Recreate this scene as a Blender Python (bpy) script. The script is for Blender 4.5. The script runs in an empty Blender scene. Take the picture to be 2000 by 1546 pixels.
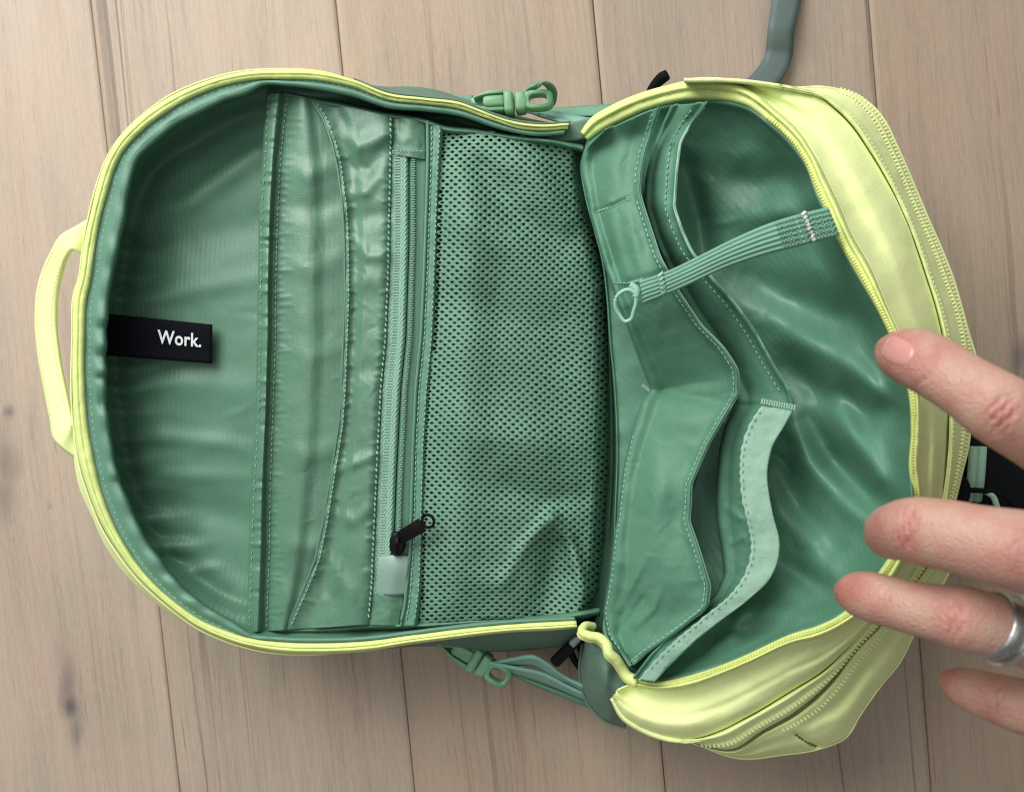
import bpy, bmesh, math, random
import numpy as np
from mathutils import Vector, Matrix
from mathutils.bvhtree import BVHTree
random.seed(7); rng = np.random.RandomState(11)
S = bpy.context.scene
COL = S.collection

# ------------------------------------------------------------------ camera, world, lamps, exposure
H, FPX, TH = 0.42, 1444.0, math.radians(5.4)
CAM = np.array([H*math.tan(TH), 0.0, H])
cd = bpy.data.cameras.new('camera'); co = bpy.data.objects.new('camera', cd); COL.objects.link(co)
co.location = CAM; co.rotation_euler = (0, TH, 0)
cd.sensor_fit = 'HORIZONTAL'; cd.sensor_width = 36; cd.lens = 36*FPX/2000
cd.clip_start = 0.01; cd.clip_end = 50
cd.dof.use_dof = True; cd.dof.focus_distance = 0.345; cd.dof.aperture_fstop = 13
S.camera = co
w = bpy.data.worlds.new('World'); S.world = w; w.use_nodes = True
bg = w.node_tree.nodes['Background']; bg.inputs[0].default_value = (1.0, 0.99, 0.97, 1); bg.inputs[1].default_value = 0.17
def area(name, loc, target, sx, sy, power, col):
    l = bpy.data.lights.new(name, 'AREA'); l.shape = 'RECTANGLE'; l.size = sx; l.size_y = sy
    l.energy = power; l.color = col
    o = bpy.data.objects.new(name, l); COL.objects.link(o); o.location = loc
    o.rotation_euler = (Vector(target)-Vector(loc)).to_track_quat('-Z', 'Y').to_euler()
    return o
area('window_light', (-0.62, 0.95, 0.92), (0, 0, 0), 1.2, 1.0, 30, (1.0, 0.985, 0.965))
area('ceiling_glow', (-0.1, 0.25, 1.7), (0, 0.05, 0), 2.0, 2.0, 11, (1.0, 0.99, 0.97))
S.view_settings.view_transform = 'Standard'; S.view_settings.look = 'None'
S.view_settings.exposure = 0; S.view_settings.gamma = 1
S.render.engine = 'CYCLES'; S.cycles.filter_width = 1.1

# ------------------------------------------------------------------ picture-to-place helpers
CT, ST = math.cos(TH), math.sin(TH)
def U(G):
    """(px, py, z) -> world point at height z seen at that picture position"""
    G = np.asarray(G, float)
    x = (G[..., 0]-1000)/FPX; y = -(G[..., 1]-773)/FPX
    rx = CT*x - ST; rz = -ST*x - CT
    t = (G[..., 2]-H)/rz
    return np.stack([CAM[0]+t*rx, CAM[1]+t*y, G[..., 2]], -1)
def A(*rows): return np.array(rows, float)
def withz(pts, z):
    """append heights to 2-D points; z a number or list of (fraction, z)"""
    P = np.array([p[:2] for p in pts], float)
    if np.isscalar(z): return np.c_[P, np.full(len(P), z)]
    d = np.r_[0, np.cumsum(np.linalg.norm(np.diff(P, axis=0), axis=1))]; d /= d[-1]
    return np.c_[P, np.interp(d, [a for a, _ in z], [b for _, b in z])]
def spline(P, n, closed=False):
    P = np.array(P, float)
    if closed: P = np.vstack([P, P[:1]])
    d = np.linalg.norm(np.diff(P[:, :2], axis=0), axis=1); d = np.maximum(d, 1e-6)
    t = np.r_[0, np.cumsum(d)]
    m = np.zeros_like(P); s = np.diff(P, axis=0)/d[:, None]
    m[1:-1] = (s[:-1]*d[1:, None]+s[1:]*d[:-1, None])/(d[1:]+d[:-1])[:, None]
    if closed:
        m[0] = m[-1] = (s[-1]*d[0]+s[0]*d[-1])/(d[0]+d[-1])
    else: m[0], m[-1] = s[0], s[-1]
    tt = np.linspace(0, t[-1], max(n*4, 200)); i = np.clip(np.searchsorted(t, tt, 'right')-1, 0, len(d)-1)
    h = d[i]; x = ((tt-t[i])/h)[:, None]; h = h[:, None]
    Q = (2*x**3-3*x**2+1)*P[i]+(x**3-2*x**2+x)*h*m[i]+(-2*x**3+3*x**2)*P[i+1]+(x**3-x**2)*h*m[i+1]
    L = np.r_[0, np.cumsum(np.linalg.norm(np.diff(Q[:, :2], axis=0), axis=1)+1e-9)]
    ss = np.linspace(0, L[-1], n)
    return np.stack([np.interp(ss, L, Q[:, k]) for k in range(Q.shape[1])], -1)
def by_y(P, n, y0=None, y1=None):
    P = np.array(P, float); o = np.argsort(P[:, 1], kind='stable'); P = P[o]
    yy = np.linspace(P[0, 1] if y0 is None else y0, P[-1, 1] if y1 is None else y1, n)
    cols = [np.interp(yy, P[:, 1], P[:, k]) for k in range(P.shape[1])]
    G = np.stack(cols, -1); G[:, 1] = yy
    for _ in range(3): G[1:-1, 0] = (G[:-2, 0]+2*G[1:-1, 0]+G[2:, 0])/4; G[1:-1, 2] = (G[:-2, 2]+2*G[1:-1, 2]+G[2:, 2])/4
    return G
def across(rows, ts, nv, smooth=True):
    """rows: equal-length curves, ts: their cross parameter"""
    R = np.array(rows); ts = np.array(ts, float); v = np.linspace(ts[0], ts[-1], nv)
    out = np.zeros((nv,)+R.shape[1:])
    n = len(ts)
    m = np.zeros_like(R); s = np.diff(R, axis=0)/np.diff(ts)[:, None, None]
    m[0], m[-1] = s[0], s[-1]
    for k in range(1, n-1):
        a, b = ts[k]-ts[k-1], ts[k+1]-ts[k]; m[k] = (s[k-1]*b+s[k]*a)/(a+b)
    for j, x in enumerate(v):
        i = min(max(np.searchsorted(ts, x, 'right')-1, 0), n-2); h = ts[i+1]-ts[i]; q = (x-ts[i])/h
        if smooth: out[j] = (2*q**3-3*q**2+1)*R[i]+(q**3-2*q**2+q)*h*m[i]+(-2*q**3+3*q**2)*R[i+1]+(q**3-q**2)*h*m[i+1]
        else: out[j] = R[i]*(1-q)+R[i+1]*q
    return out
def dist_poly(X, Y, pts):
    P = np.array([p[:2] for p in pts], float); am = np.array([p[2] if len(p) > 2 else 1 for p in pts], float)
    best = np.full(X.shape, 1e9); amp = np.ones(X.shape)
    for a, b, ma, mb in zip(P[:-1], P[1:], am[:-1], am[1:]):
        ab = b-a; t = np.clip(((X-a[0])*ab[0]+(Y-a[1])*ab[1])/(ab@ab+1e-9), 0, 1)
        d = np.hypot(X-a[0]-t*ab[0], Y-a[1]-t*ab[1]); c = d < best
        best = np.where(c, d, best); amp = np.where(c, ma+(mb-ma)*t, amp)
    return best, amp
def fold(G, pts, wd, h):
    d, a = dist_poly(G[..., 0], G[..., 1], pts); G[..., 2] += h*a*np.exp(-(d/wd)**2)
def crinkle(G, n, seed, ln, wd, h, ang=None, spread=1.6):
    r = np.random.RandomState(seed); F = G.reshape(-1, 3)
    for _ in range(n):
        c = F[r.randint(len(F))]; a = (ang if ang is not None else 0)+spread*r.randn(); L = ln*(.4+r.rand()); b = a+.5*r.randn()
        pts = [(c[0]-math.cos(a)*L/2, c[1]-math.sin(a)*L/2, 0), (c[0], c[1], 1), (c[0]+math.cos(b)*L/2, c[1]+math.sin(b)*L/2, 0)]
        d, am = dist_poly(G[..., 0], G[..., 1], pts); G[..., 2] += h*(.4+.6*r.rand())*r.choice([-1, 1, 1])*am*(np.exp(-d/(wd*.7))*.45+np.exp(-(d/wd)**2)*.55)
def vnoise(X, Y, sc, seed=0, sy=None):
    sy = sy or sc; r = np.random.RandomState(seed); T = r.rand(64, 64)
    x, y = X/sc, Y/sy; xi, yi = np.floor(x).astype(int), np.floor(y).astype(int); fx, fy = x-xi, y-yi
    fx, fy = fx*fx*(3-2*fx), fy*fy*(3-2*fy)
    g = lambda i, j: T[i % 64, j % 64]
    return (g(xi, yi)*(1-fx)+g(xi+1, yi)*fx)*(1-fy)+(g(xi, yi+1)*(1-fx)+g(xi+1, yi+1)*fx)*fy-0.5
def wobble(G, sc, h, seed=0, sy=None):
    X, Y = G[..., 0], G[..., 1]; k = sc/(sy or sc)
    Y = Y*k; G[..., 2] += h*1.5*vnoise(.86*X+.5*Y, .86*Y-.5*X, sc, seed)+h*vnoise(.6*X-.8*Y, .6*Y+.8*X, sc*.55, seed+1)+h*.6*vnoise(.26*X+.97*Y, .26*Y-.97*X, sc*.33, seed+2)
def zat(G, pts):
    F = np.asarray(G).reshape(-1, 3); out = []
    for p in pts:
        d = (F[:, 0]-p[0])**2+(F[:, 1]-p[1])**2; i = np.argpartition(d, 3)[:4]; wgt = 1/(d[i]+1e-3)
        out.append((F[i, 2]*wgt).sum()/wgt.sum())
    return np.array(out)

# ------------------------------------------------------------------ object helpers
def link(name, me, mat, parent=None):
    o = bpy.data.objects.new(name, me); COL.objects.link(o)
    if mat is not None: me.materials.append(mat)
    if parent is not None:
        o.parent = parent
    return o
def base_of(parent):
    p = np.zeros(3)
    while parent is not None: p += np.array(parent.location); parent = parent.parent
    return p
def raw(name, V, F, mat, parent=None, smooth=True):
    V = np.asarray(V, float)-base_of(parent)
    me = bpy.data.meshes.new(name); me.from_pydata(V.tolist(), [], [tuple(map(int, f)) for f in F]); me.update()
    if smooth: me.polygons.foreach_set('use_smooth', [True]*len(me.polygons))
    return link(name, me, mat, parent)
def sheet(name, G, mat, parent, thick=0.0007, closed=False, world=False, up=True):
    W = np.asarray(G) if world else U(G)
    nv, nu = W.shape[:2]; idx = np.arange(nv*nu).reshape(nv, nu)
    if closed: i2 = np.roll(idx, -1, 1)
    else: i2 = idx[:, 1:]
    i1 = idx if closed else idx[:, :-1]
    F = np.stack([i1[:-1], i2[:-1], i2[1:], i1[1:]], -1).reshape(-1, 4)
    V = W.reshape(-1, 3)
    a, b, c = V[F[:, 0]], V[F[:, 1]], V[F[:, 3]]
    nz = np.cross(b-a, c-a)[:, 2].sum()
    if (nz < 0) == up: F = F[:, ::-1]
    o = raw(name, V, F, mat, parent)
    if thick:
        m = o.modifiers.new('solid', 'SOLIDIFY'); m.thickness = thick; m.offset = -1
    return o
def pile(name, boxes, mat, parent, smooth=False):
    """many small boxes joined: each (8 corners)"""
    B = np.array(boxes); n = len(B); V = B.reshape(-1, 3)
    f = np.array([[0, 3, 2, 1], [4, 5, 6, 7], [0, 1, 5, 4], [1, 2, 6, 5], [2, 3, 7, 6], [3, 0, 4, 7]])
    F = (f[None]+8*np.arange(n)[:, None, None]).reshape(-1, 4)
    o = raw(name, V, F, mat, parent, smooth); o['kind'] = 'stuff'; return o
def box8(c, t, s, u, l, wd, h, taper=.7):
    out = []
    for k, tp in ((0, 1), (1, taper)):
        for a, b in ((-1, -1), (1, -1), (1, 1), (-1, 1)): out.append(c+t*a*l/2*tp+s*b*wd/2*tp+u*h*k)
    return out
def dashes(name, path, mat, parent, ln=7, gap=3.5, wd=2.6, h=.0005, lift=.0003, slant=0.0):
    W = U(np.asarray(path, float)); px = np.asarray(path)[:, :2]
    L = np.r_[0, np.cumsum(np.linalg.norm(np.diff(px, axis=0), axis=1))]; out = []
    s = 0
    while s+ln < L[-1]:
        m = s+ln/2
        c = np.array([np.interp(m, L, W[:, k]) for k in range(3)]); a = np.array([np.interp(s, L, W[:, k]) for k in range(3)])
        b = np.array([np.interp(s+ln, L, W[:, k]) for k in range(3)])
        t = b-a; k = np.linalg.norm(t)+1e-9; t /= k; sd = np.cross([0, 0, 1], t); sd /= np.linalg.norm(sd)+1e-9
        if slant: t = t+slant*sd; t /= np.linalg.norm(t); sd = np.cross([0, 0, 1], t); sd /= np.linalg.norm(sd)
        u = np.cross(t, sd); pxm = k/ln
        out.append(box8(c+u*lift, t, sd, u, k, wd*pxm, h)); s += ln+gap*(.8+.4*random.random())
    return pile(name, out, mat, parent)
def tube_vf(W, R, seg=12, flat=1.0, upv=(0, 0, 1)):
    W = np.asarray(W, float); n = len(W); R = np.broadcast_to(np.asarray(R, float), (n,))
    T = np.gradient(W, axis=0); T /= np.linalg.norm(T, axis=1)[:, None]+1e-12
    V = []; up = np.array(upv, float)
    for p, t, r in zip(W, T, R):
        s = np.cross(up, t); s /= np.linalg.norm(s)+1e-9; u = np.cross(t, s)
        for k in range(seg):
            a = 2*math.pi*k/seg; V.append(p+r*(s*math.cos(a)+u*flat*math.sin(a)))
    F = []
    for i in range(n-1):
        for k in range(seg): F.append((i*seg+k, i*seg+(k+1) % seg, (i+1)*seg+(k+1) % seg, (i+1)*seg+k))
    V.append(W[0]); V.append(W[-1])
    for k in range(seg): F.append((n*seg, (k+1) % seg, k)); F.append((n*seg+1, (n-1)*seg+k, (n-1)*seg+(k+1) % seg))
    return np.array(V), F
def tube(name, P, R, mat, parent, seg=10, world=False, n=40, flat=1.0):
    Q = np.asarray(P, float) if world else U(spline(P, n))
    V, F = tube_vf(Q, R, seg, flat); return raw(name, V, F, mat, parent)
def strap(name, e1, e2, mat, parent, n=60, thick=.0012, crown=0.0, nv=5, ridges=0):
    a, b = spline(e1, n), spline(e2, n); G = across([a, b], [0, 1], nv if not ridges else ridges*6+1, False)
    v = np.linspace(0, 1, G.shape[0])[:, None]; G[..., 2] += crown*(1-(2*v-1)**2)
    if ridges: G[..., 2] += .00032*np.sin(v*math.pi*2*ridges-math.pi/2)
    o = sheet(name, G, mat, parent, thick); return o, G
def slab(name, outline, z0, z1, mat, parent, bevel=.0008, seg=3):
    """solid from a picture outline, z0 / z1 numbers or per-point lists"""
    n = len(outline); P = np.array(outline, float)
    z0 = np.broadcast_to(z0, (n,)); z1 = np.broadcast_to(z1, (n,))
    top = U(np.c_[P, z1]); bot = top.copy(); bot[:, 2] = z0
    V = np.vstack([bot, top]); F = [tuple(range(n)), tuple(range(n, 2*n))[::-1]]
    for i in range(n): j = (i+1) % n; F.append((i, i+n, j+n, j))
    o = raw(name, V, F, mat, parent, True)
    bm = bmesh.new(); bm.from_mesh(o.data); bmesh.ops.recalc_face_normals(bm, faces=bm.faces); bm.to_mesh(o.data); bm.free()
    m = o.modifiers.new('bevel', 'BEVEL'); m.width = bevel; m.segments = seg; m.limit_method = 'ANGLE'; m.angle_limit = .5
    return o
def empty(name, loc, parent=None):
    o = bpy.data.objects.new(name, None); COL.objects.link(o); o.empty_display_size = .02
    o.location = np.array(loc)-base_of(parent)
    if parent is not None: o.parent = parent
    return o

# ------------------------------------------------------------------ materials
def nodes(name):
    m = bpy.data.materials.new(name); m.use_nodes = True; t = m.node_tree
    return m, t, t.nodes, t.links, t.nodes['Principled BSDF']
def N(t, kind, **kw):
    n = t.nodes.new(kind)
    for k, v in kw.items():
        if k in n.inputs: n.inputs[k].default_value = v
        else: setattr(n, k, v)
    return n
def cloth(name, col, rough=.45, spec=.5, var=.12, wrinkle=.0, wsc=60, moire=0.0, twill=0.0, tw_sc=900, sheen=.0, mdir='X', sub=0.0):
    m, t, ns, ln, b = nodes(name)
    b.inputs['Roughness'].default_value = rough; b.inputs['Specular IOR Level'].default_value = spec
    b.inputs['Sheen Weight'].default_value = sheen
    tc = N(t, 'ShaderNodeTexCoord')
    nz = N(t, 'ShaderNodeTexNoise', Scale=45.0, Detail=5.0); ln.new(tc.outputs['Object'], nz.inputs['Vector'])
    nf = None
    for sx_, sy_ in ((2600, 420), (420, 2600)):
        mq = N(t, 'ShaderNodeMapping'); mq.inputs['Scale'].default_value = (sx_, sy_, 900); ln.new(tc.outputs['Object'], mq.inputs[0])
        q_ = N(t, 'ShaderNodeTexNoise', Scale=1.0, Detail=1.0); ln.new(mq.outputs[0], q_.inputs['Vector'])
        if nf is None: nf = q_
        else:
            av = N(t, 'ShaderNodeMath', operation='ADD'); ln.new(nf.outputs[0], av.inputs[0]); ln.new(q_.outputs[0], av.inputs[1]); nf = av
    ad = N(t, 'ShaderNodeMath', operation='ADD'); ln.new(nz.outputs[0], ad.inputs[0]); ln.new(nf.outputs[0], ad.inputs[1])
    mr = N(t, 'ShaderNodeMapRange'); ln.new(ad.outputs[0], mr.inputs[0])
    mr.inputs[1].default_value = 1.0; mr.inputs[2].default_value = 2.0; mr.inputs[3].default_value = 1-var; mr.inputs[4].default_value = 1+var
    mx = N(t, 'ShaderNodeMix', data_type='RGBA', blend_type='MULTIPLY'); mx.inputs[0].default_value = 1
    mx.inputs[6].default_value = (*col, 1); ln.new(mr.outputs[0], mx.inputs[7]); ln.new(mx.outputs[2], b.inputs['Base Color'])
    last = None
    def bump(src, st, dist):
        nonlocal last
        bp = N(t, 'ShaderNodeBump', Strength=st, Distance=dist); ln.new(src, bp.inputs['Height'])
        if last: ln.new(last, bp.inputs['Normal'])
        last = bp.outputs[0]
    if wrinkle:
        n2 = N(t, 'ShaderNodeTexNoise', Scale=float(wsc), Detail=4.0, Roughness=.55, Distortion=.6); ln.new(tc.outputs['Object'], n2.inputs['Vector'])
        bump(n2.outputs[0], 1.0, wrinkle)
    if moire:
        wv = N(t, 'ShaderNodeTexWave', wave_type='BANDS', bands_direction=mdir); wv.inputs['Scale'].default_value = 118; wv.inputs['Distortion'].default_value = 3.5
        wv.inputs['Detail'].default_value = 1.0; wv.inputs['Detail Scale'].default_value = .18
        ln.new(tc.outputs['Object'], wv.inputs['Vector']); bump(wv.outputs['Fac'], 1.0, moire)
    if twill:
        mp = N(t, 'ShaderNodeMapping'); mp.inputs['Rotation'].default_value = (0, 0, .6); ln.new(tc.outputs['Object'], mp.inputs['Vector'])
        wv = N(t, 'ShaderNodeTexWave', wave_type='BANDS', bands_direction='X'); wv.inputs['Scale'].default_value = tw_sc/6.28*1.0
        ln.new(mp.outputs[0], wv.inputs['Vector']); bump(wv.outputs['Fac'], .8, twill)
    n3 = N(t, 'ShaderNodeTexNoise', Scale=2200.0, Detail=2.0); ln.new(tc.outputs['Object'], n3.inputs['Vector']); bump(nf.outputs[0], .6, .00010); ns.remove(n3)
    ln.new(last, b.inputs['Normal'])
    return m
GREEN = (0.092, 0.214, 0.140)
M_lin = cloth('satin_lining', GREEN, .46, .45, .10, .0002, 30, .00006)
M_org = cloth('nylon_panel', (.100, .222, .143), .40, .55, .11, .0003, 70, .00002)
M_pock = cloth('pocket_nylon', (.092, .232, .150), .55, .32, .11, .0003, 30, .0)
M_front = cloth('front_satin', (.094, .238, .156), .45, .5, .10, .0002, 30, .00004, mdir='DIAGONAL')
M_bind = cloth('binding_grosgrain', (.11, .25, .172), .5, .45, .08, .0002, 120, .0, .00002, 2000)
M_mesh = cloth('mesh_knit', (.142, .288, .200), .62, .35, .12, .0003, 200)
M_tape = cloth('zip_tape', (.235, .415, .315), .6, .4, .12, .0, 60, .0, .0003, 1500)
M_pale = cloth('pale_tape', (.30, .485, .37), .8, .2, .06, .0003, 400, 0, 0)
M_side = cloth('outer_green', (.115, .20, .150), .65, .3, .08, .0004, 30, 0, .00003, 2000)
M_web = cloth('green_webbing', (.13, .30, .20), .6, .35, .12, .0, 60, 0, .00010, 1600)
M_key = cloth('key_webbing', (.16, .34, .24), .6, .3, .1)
M_aqua = cloth('aqua_webbing', (.20, .40, .32), .6, .35, .12, .0, 60, 0, .00010, 1600)
M_grey = cloth('grey_webbing', (.088, .125, .118), .55, .4, .1, .0003, 60, 0, .00004, 2000)
M_yel = cloth('yellow_fabric', (.76, .85, .40), .94, .05, .05, .0003, 60, 0, .00002, 2000, .05)
M_zip = cloth('yellow_zip', (.68, .78, .29), .75, .25, .06, .0002, 150, 0, .00002, 2000)
M_coil = cloth('yellow_coil', (.68, .74, .24), .5, .45, .08)
M_thr = cloth('green_thread', (.27, .47, .37), .6, .4, .1)
M_thr_y = cloth('yellow_thread', (.70, .76, .34), .6, .4, .1)
M_olive = cloth('dark_olive', (.16, .17, .07), .8, .2, .1)
M_thr_g = cloth('grey_thread', (.5, .55, .53), .6, .4, .1)
M_blk = cloth('black_fabric', (.005, .006, .007), .8, .12, .2, .0003, 300)
M_lbl = cloth('black_label', (.003, .004, .007), .8, .12, .2, 0, 60, 0, .0002, 2200)
M_wht = cloth('white_thread', (.80, .83, .84), .6, .3, .06)
def plastic(name, col, rough=.35, sp=.5):
    m, t, ns, ln, b = nodes(name); b.inputs['Base Color'].default_value = (*col, 1); b.inputs['Roughness'].default_value = rough; b.inputs['Specular IOR Level'].default_value = sp
    tc = N(t, 'ShaderNodeTexCoord'); nz = N(t, 'ShaderNodeTexNoise', Scale=700.0, Detail=3.0); ln.new(tc.outputs['Object'], nz.inputs['Vector'])
    bp = N(t, 'ShaderNodeBump', Strength=.3, Distance=.0002); ln.new(nz.outputs[0], bp.inputs['Height']); ln.new(bp.outputs[0], b.inputs['Normal'])
    return m
M_buck = plastic('green_plastic', (.15, .34, .19)); M_ringp = plastic('clear_green_plastic', (.28, .55, .40), .25)
M_bpl = plastic('black_plastic', (.004, .004, .005), .42, .2); M_tab = plastic('stop_tab', (.23, .36, .30), .4)
M_metal, _t, _n, _l, _b = nodes('silver'); _b.inputs['Metallic'].default_value = 1; _b.inputs['Roughness'].default_value = .22; _b.inputs['Base Color'].default_value = (.72, .71, .68, 1)

M_ox, _t, _n, _l, _b = nodes('oxidised_silver'); _b.inputs['Metallic'].default_value = .95; _b.inputs['Roughness'].default_value = .34
_z = N(_t, 'ShaderNodeTexNoise', Scale=800.0, Detail=3.0); _tc = N(_t, 'ShaderNodeTexCoord'); _l.new(_tc.outputs['Object'], _z.inputs['Vector'])
_cr = N(_t, 'ShaderNodeValToRGB'); _l.new(_z.outputs[0], _cr.inputs[0]); _cr.color_ramp.elements[0].position = .42; _cr.color_ramp.elements[0].color = (.42, .425, .43, 1); _cr.color_ramp.elements[1].position = .6; _cr.color_ramp.elements[1].color = (.56, .56, .55, 1); _l.new(_cr.outputs[0], _b.inputs['Base Color'])
def wood():
    m, t, ns, ln, b = nodes('oak_floor')
    tc = N(t, 'ShaderNodeTexCoord'); oi = N(t, 'ShaderNodeObjectInfo')
    sc = N(t, 'ShaderNodeVectorMath', operation='SCALE'); sc.inputs[0].default_value = (3.1, 7.7, 5.3); ln.new(oi.outputs['Random'], sc.inputs['Scale'])
    ad = N(t, 'ShaderNodeVectorMath', operation='ADD'); ln.new(tc.outputs['Object'], ad.inputs[0]); ln.new(sc.outputs[0], ad.inputs[1])
    kn = N(t, 'ShaderNodeAttribute'); kn.attribute_name = 'knot'
    bend = N(t, 'ShaderNodeAttribute'); bend.attribute_name = 'bend'
    cx = N(t, 'ShaderNodeCombineXYZ'); ln.new(bend.outputs['Fac'], cx.inputs[0])
    # slow sideways drift of the grain
    dn = N(t, 'ShaderNodeTexNoise', Scale=1.0, Detail=2.0)
    mpd = N(t, 'ShaderNodeMapping'); mpd.inputs['Scale'].default_value = (9, 4, 1); ln.new(ad.outputs[0], mpd.inputs[0]); ln.new(mpd.outputs[0], dn.inputs['Vector'])
    dm = N(t, 'ShaderNodeMath', operation='MULTIPLY'); dm.inputs[1].default_value = .015; ln.new(dn.outputs[0], dm.inputs[0])
    cd_ = N(t, 'ShaderNodeCombineXYZ'); ln.new(dm.outputs[0], cd_.inputs[0])
    a2 = N(t, 'ShaderNodeVectorMath', operation='ADD'); ln.new(ad.outputs[0], a2.inputs[0]); ln.new(cd_.outputs[0], a2.inputs[1])
    a3 = N(t, 'ShaderNodeVectorMath', operation='ADD'); ln.new(a2.outputs[0], a3.inputs[0]); ln.new(cx.outputs[0], a3.inputs[1])
    def streak(sx, sy, det, rough=.6):
        mp = N(t, 'ShaderNodeMapping'); mp.inputs['Scale'].default_value = (sx, sy, 1); ln.new(a3.outputs[0], mp.inputs[0])
        n = N(t, 'ShaderNodeTexNoise', Scale=1.0, Detail=float(det), Roughness=rough); ln.new(mp.outputs[0], n.inputs['Vector']); return n.outputs[0]
    s1, s2, s3, s4 = streak(520, 14, 6, .75), streak(70, 2.6, 3), streak(1700, 150, 3, .7), streak(14, 5, 2)
    def mth(op, a, bb):
        n = N(t, 'ShaderNodeMath', operation=op)
        for i, v in enumerate((a, bb)):
            if isinstance(v, (int, float)): n.inputs[i].default_value = v
            else: ln.new(v, n.inputs[i])
        return n.outputs[0]
    mixv = mth('ADD', mth('ADD', mth('MULTIPLY', s1, .40), mth('MULTIPLY', s2, .20)), mth('ADD', mth('MULTIPLY', s3, .36), mth('MULTIPLY', s4, .26)))
    cr = N(t, 'ShaderNodeValToRGB'); ln.new(mixv, cr.inputs[0])
    e = cr.color_ramp.elements; e[0].position = .34; e[0].color = (.215, .165, .124, 1); e[1].position = .68; e[1].color = (.470, .388, .308, 1)
    k = cr.color_ramp.elements.new(.52); k.color = (.385, .315, .246, 1)
    # dark pores
    pr = N(t, 'ShaderNodeMapRange'); ln.new(streak(650, 14, 3, .7), pr.inputs[0]); pr.inputs[1].default_value = .62; pr.inputs[2].default_value = .74; pr.inputs[3].default_value = 1; pr.inputs[4].default_value = .60
    mu = N(t, 'ShaderNodeMix', data_type='RGBA', blend_type='MULTIPLY'); mu.inputs[0].default_value = 1; ln.new(cr.outputs[0], mu.inputs[6]); ln.new(pr.outputs[0], mu.inputs[7])
    # thin dark year lines, gathered in some bands only
    ln1 = N(t, 'ShaderNodeMapRange'); ln.new(streak(260, 2.2, 2, .5), ln1.inputs[0]); ln1.inputs[1].default_value = .60; ln1.inputs[2].default_value = .68; ln1.inputs[3].default_value = 0; ln1.inputs[4].default_value = 1
    bnd = N(t, 'ShaderNodeMapRange'); ln.new(streak(17, .9, 1), bnd.inputs[0]); bnd.inputs[1].default_value = .48; bnd.inputs[2].default_value = .62; bnd.inputs[3].default_value = .03; bnd.inputs[4].default_value = .46
    lm = mth('SUBTRACT', 1.0, mth('MULTIPLY', mth('MULTIPLY', ln1.outputs[0], bnd.outputs[0]), oi.outputs['Alpha']))
    mu_ = N(t, 'ShaderNodeMix', data_type='RGBA', blend_type='MULTIPLY'); mu_.inputs[0].default_value = 1; ln.new(mu.outputs[2], mu_.inputs[6]); ln.new(lm, mu_.inputs[7])
    # pink and grey mottling
    hue = N(t, 'ShaderNodeValToRGB'); ln.new(streak(34, 14, 3), hue.inputs[0]); he = hue.color_ramp.elements
    he[0].position = .35; he[0].color = (.95, .985, .975, 1); he[1].position = .65; he[1].color = (1.03, .998, .975, 1)
    mh = N(t, 'ShaderNodeMix', data_type='RGBA', blend_type='MULTIPLY'); mh.inputs[0].default_value = 1; ln.new(mu_.outputs[2], mh.inputs[6]); ln.new(hue.outputs[0], mh.inputs[7]); mu = mh
    m2 = N(t, 'ShaderNodeMix', data_type='RGBA', blend_type='MULTIPLY'); m2.inputs[0].default_value = 1; ln.new(mu.outputs[2], m2.inputs[6]); ln.new(oi.outputs['Color'], m2.inputs[7])
    kx = N(t, 'ShaderNodeMix', data_type='RGBA'); ln.new(kn.outputs['Fac'], kx.inputs[0]); ln.new(m2.outputs[2], kx.inputs[6]); kx.inputs[7].default_value = (.095, .086, .092, 1)
    ln.new(kx.outputs[2], b.inputs['Base Color']); b.inputs['Roughness'].default_value = .55; b.inputs['Specular IOR Level'].default_value = .3
    bp = N(t, 'ShaderNodeBump', Strength=.5, Distance=.0004); ln.new(mixv, bp.inputs['Height']); ln.new(bp.outputs[0], b.inputs['Normal'])
    return m
M_wood = wood()
M_under, _t, _n, _l, _b = nodes('subfloor'); _b.inputs['Base Color'].default_value = (.10, .08, .065, 1); _b.inputs['Roughness'].default_value = .9

# ------------------------------------------------------------------ floor
fl = raw('floor', A([-1.6, -1.6, -.016], [1.6, -1.6, -.016], [1.6, 1.6, -.016], [-1.6, 1.6, -.016], [-1.6, -1.6, -.012], [1.6, -1.6, -.012], [1.6, 1.6, -.012], [-1.6, 1.6, -.012]),
         [(0, 3, 2, 1), (4, 5, 6, 7), (0, 1, 5, 4), (1, 2, 6, 5), (2, 3, 7, 6), (3, 0, 4, 7)], M_under, None, False)
fl['kind'] = 'structure'; fl['label'] = 'pale oak plank floor under the open backpack'
seams = [(-290, -100), (176, 351), (655, 810), (1158, 1300), (1697, 1820)]
sw = []
for a, b in seams:
    p, q = U(A([a, 0, 0]))[0], U(A([b, 1546, 0]))[0]; sw.append((p, q))
def seam_x(i, y):
    if i < 0: return seam_x(0, y)+i*.134
    if i >= len(sw): return seam_x(len(sw)-1, y)+(i-len(sw)+1)*.150
    p, q = sw[i]; return p[0]+(q[0]-p[0])*(y-p[1])/(q[1]-p[1])
KN = [(16, 803, 12, 14, .8), (12, 900, 34, 70, .45), (2, 965, 26, 50, .45), (137, 1378, 22, 38, .95), (131, 1335, 26, 80, .55), (150, 1432, 13, 46, .6), (118, 1275, 16, 60, .2), (1990, 700, 16, 34, .7), (1985, 745, 20, 20, .5), (95, 988, 4, 7, .6), (322, 160, 3, 15, .8), (62, 830, 5, 60, .25)]
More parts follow.
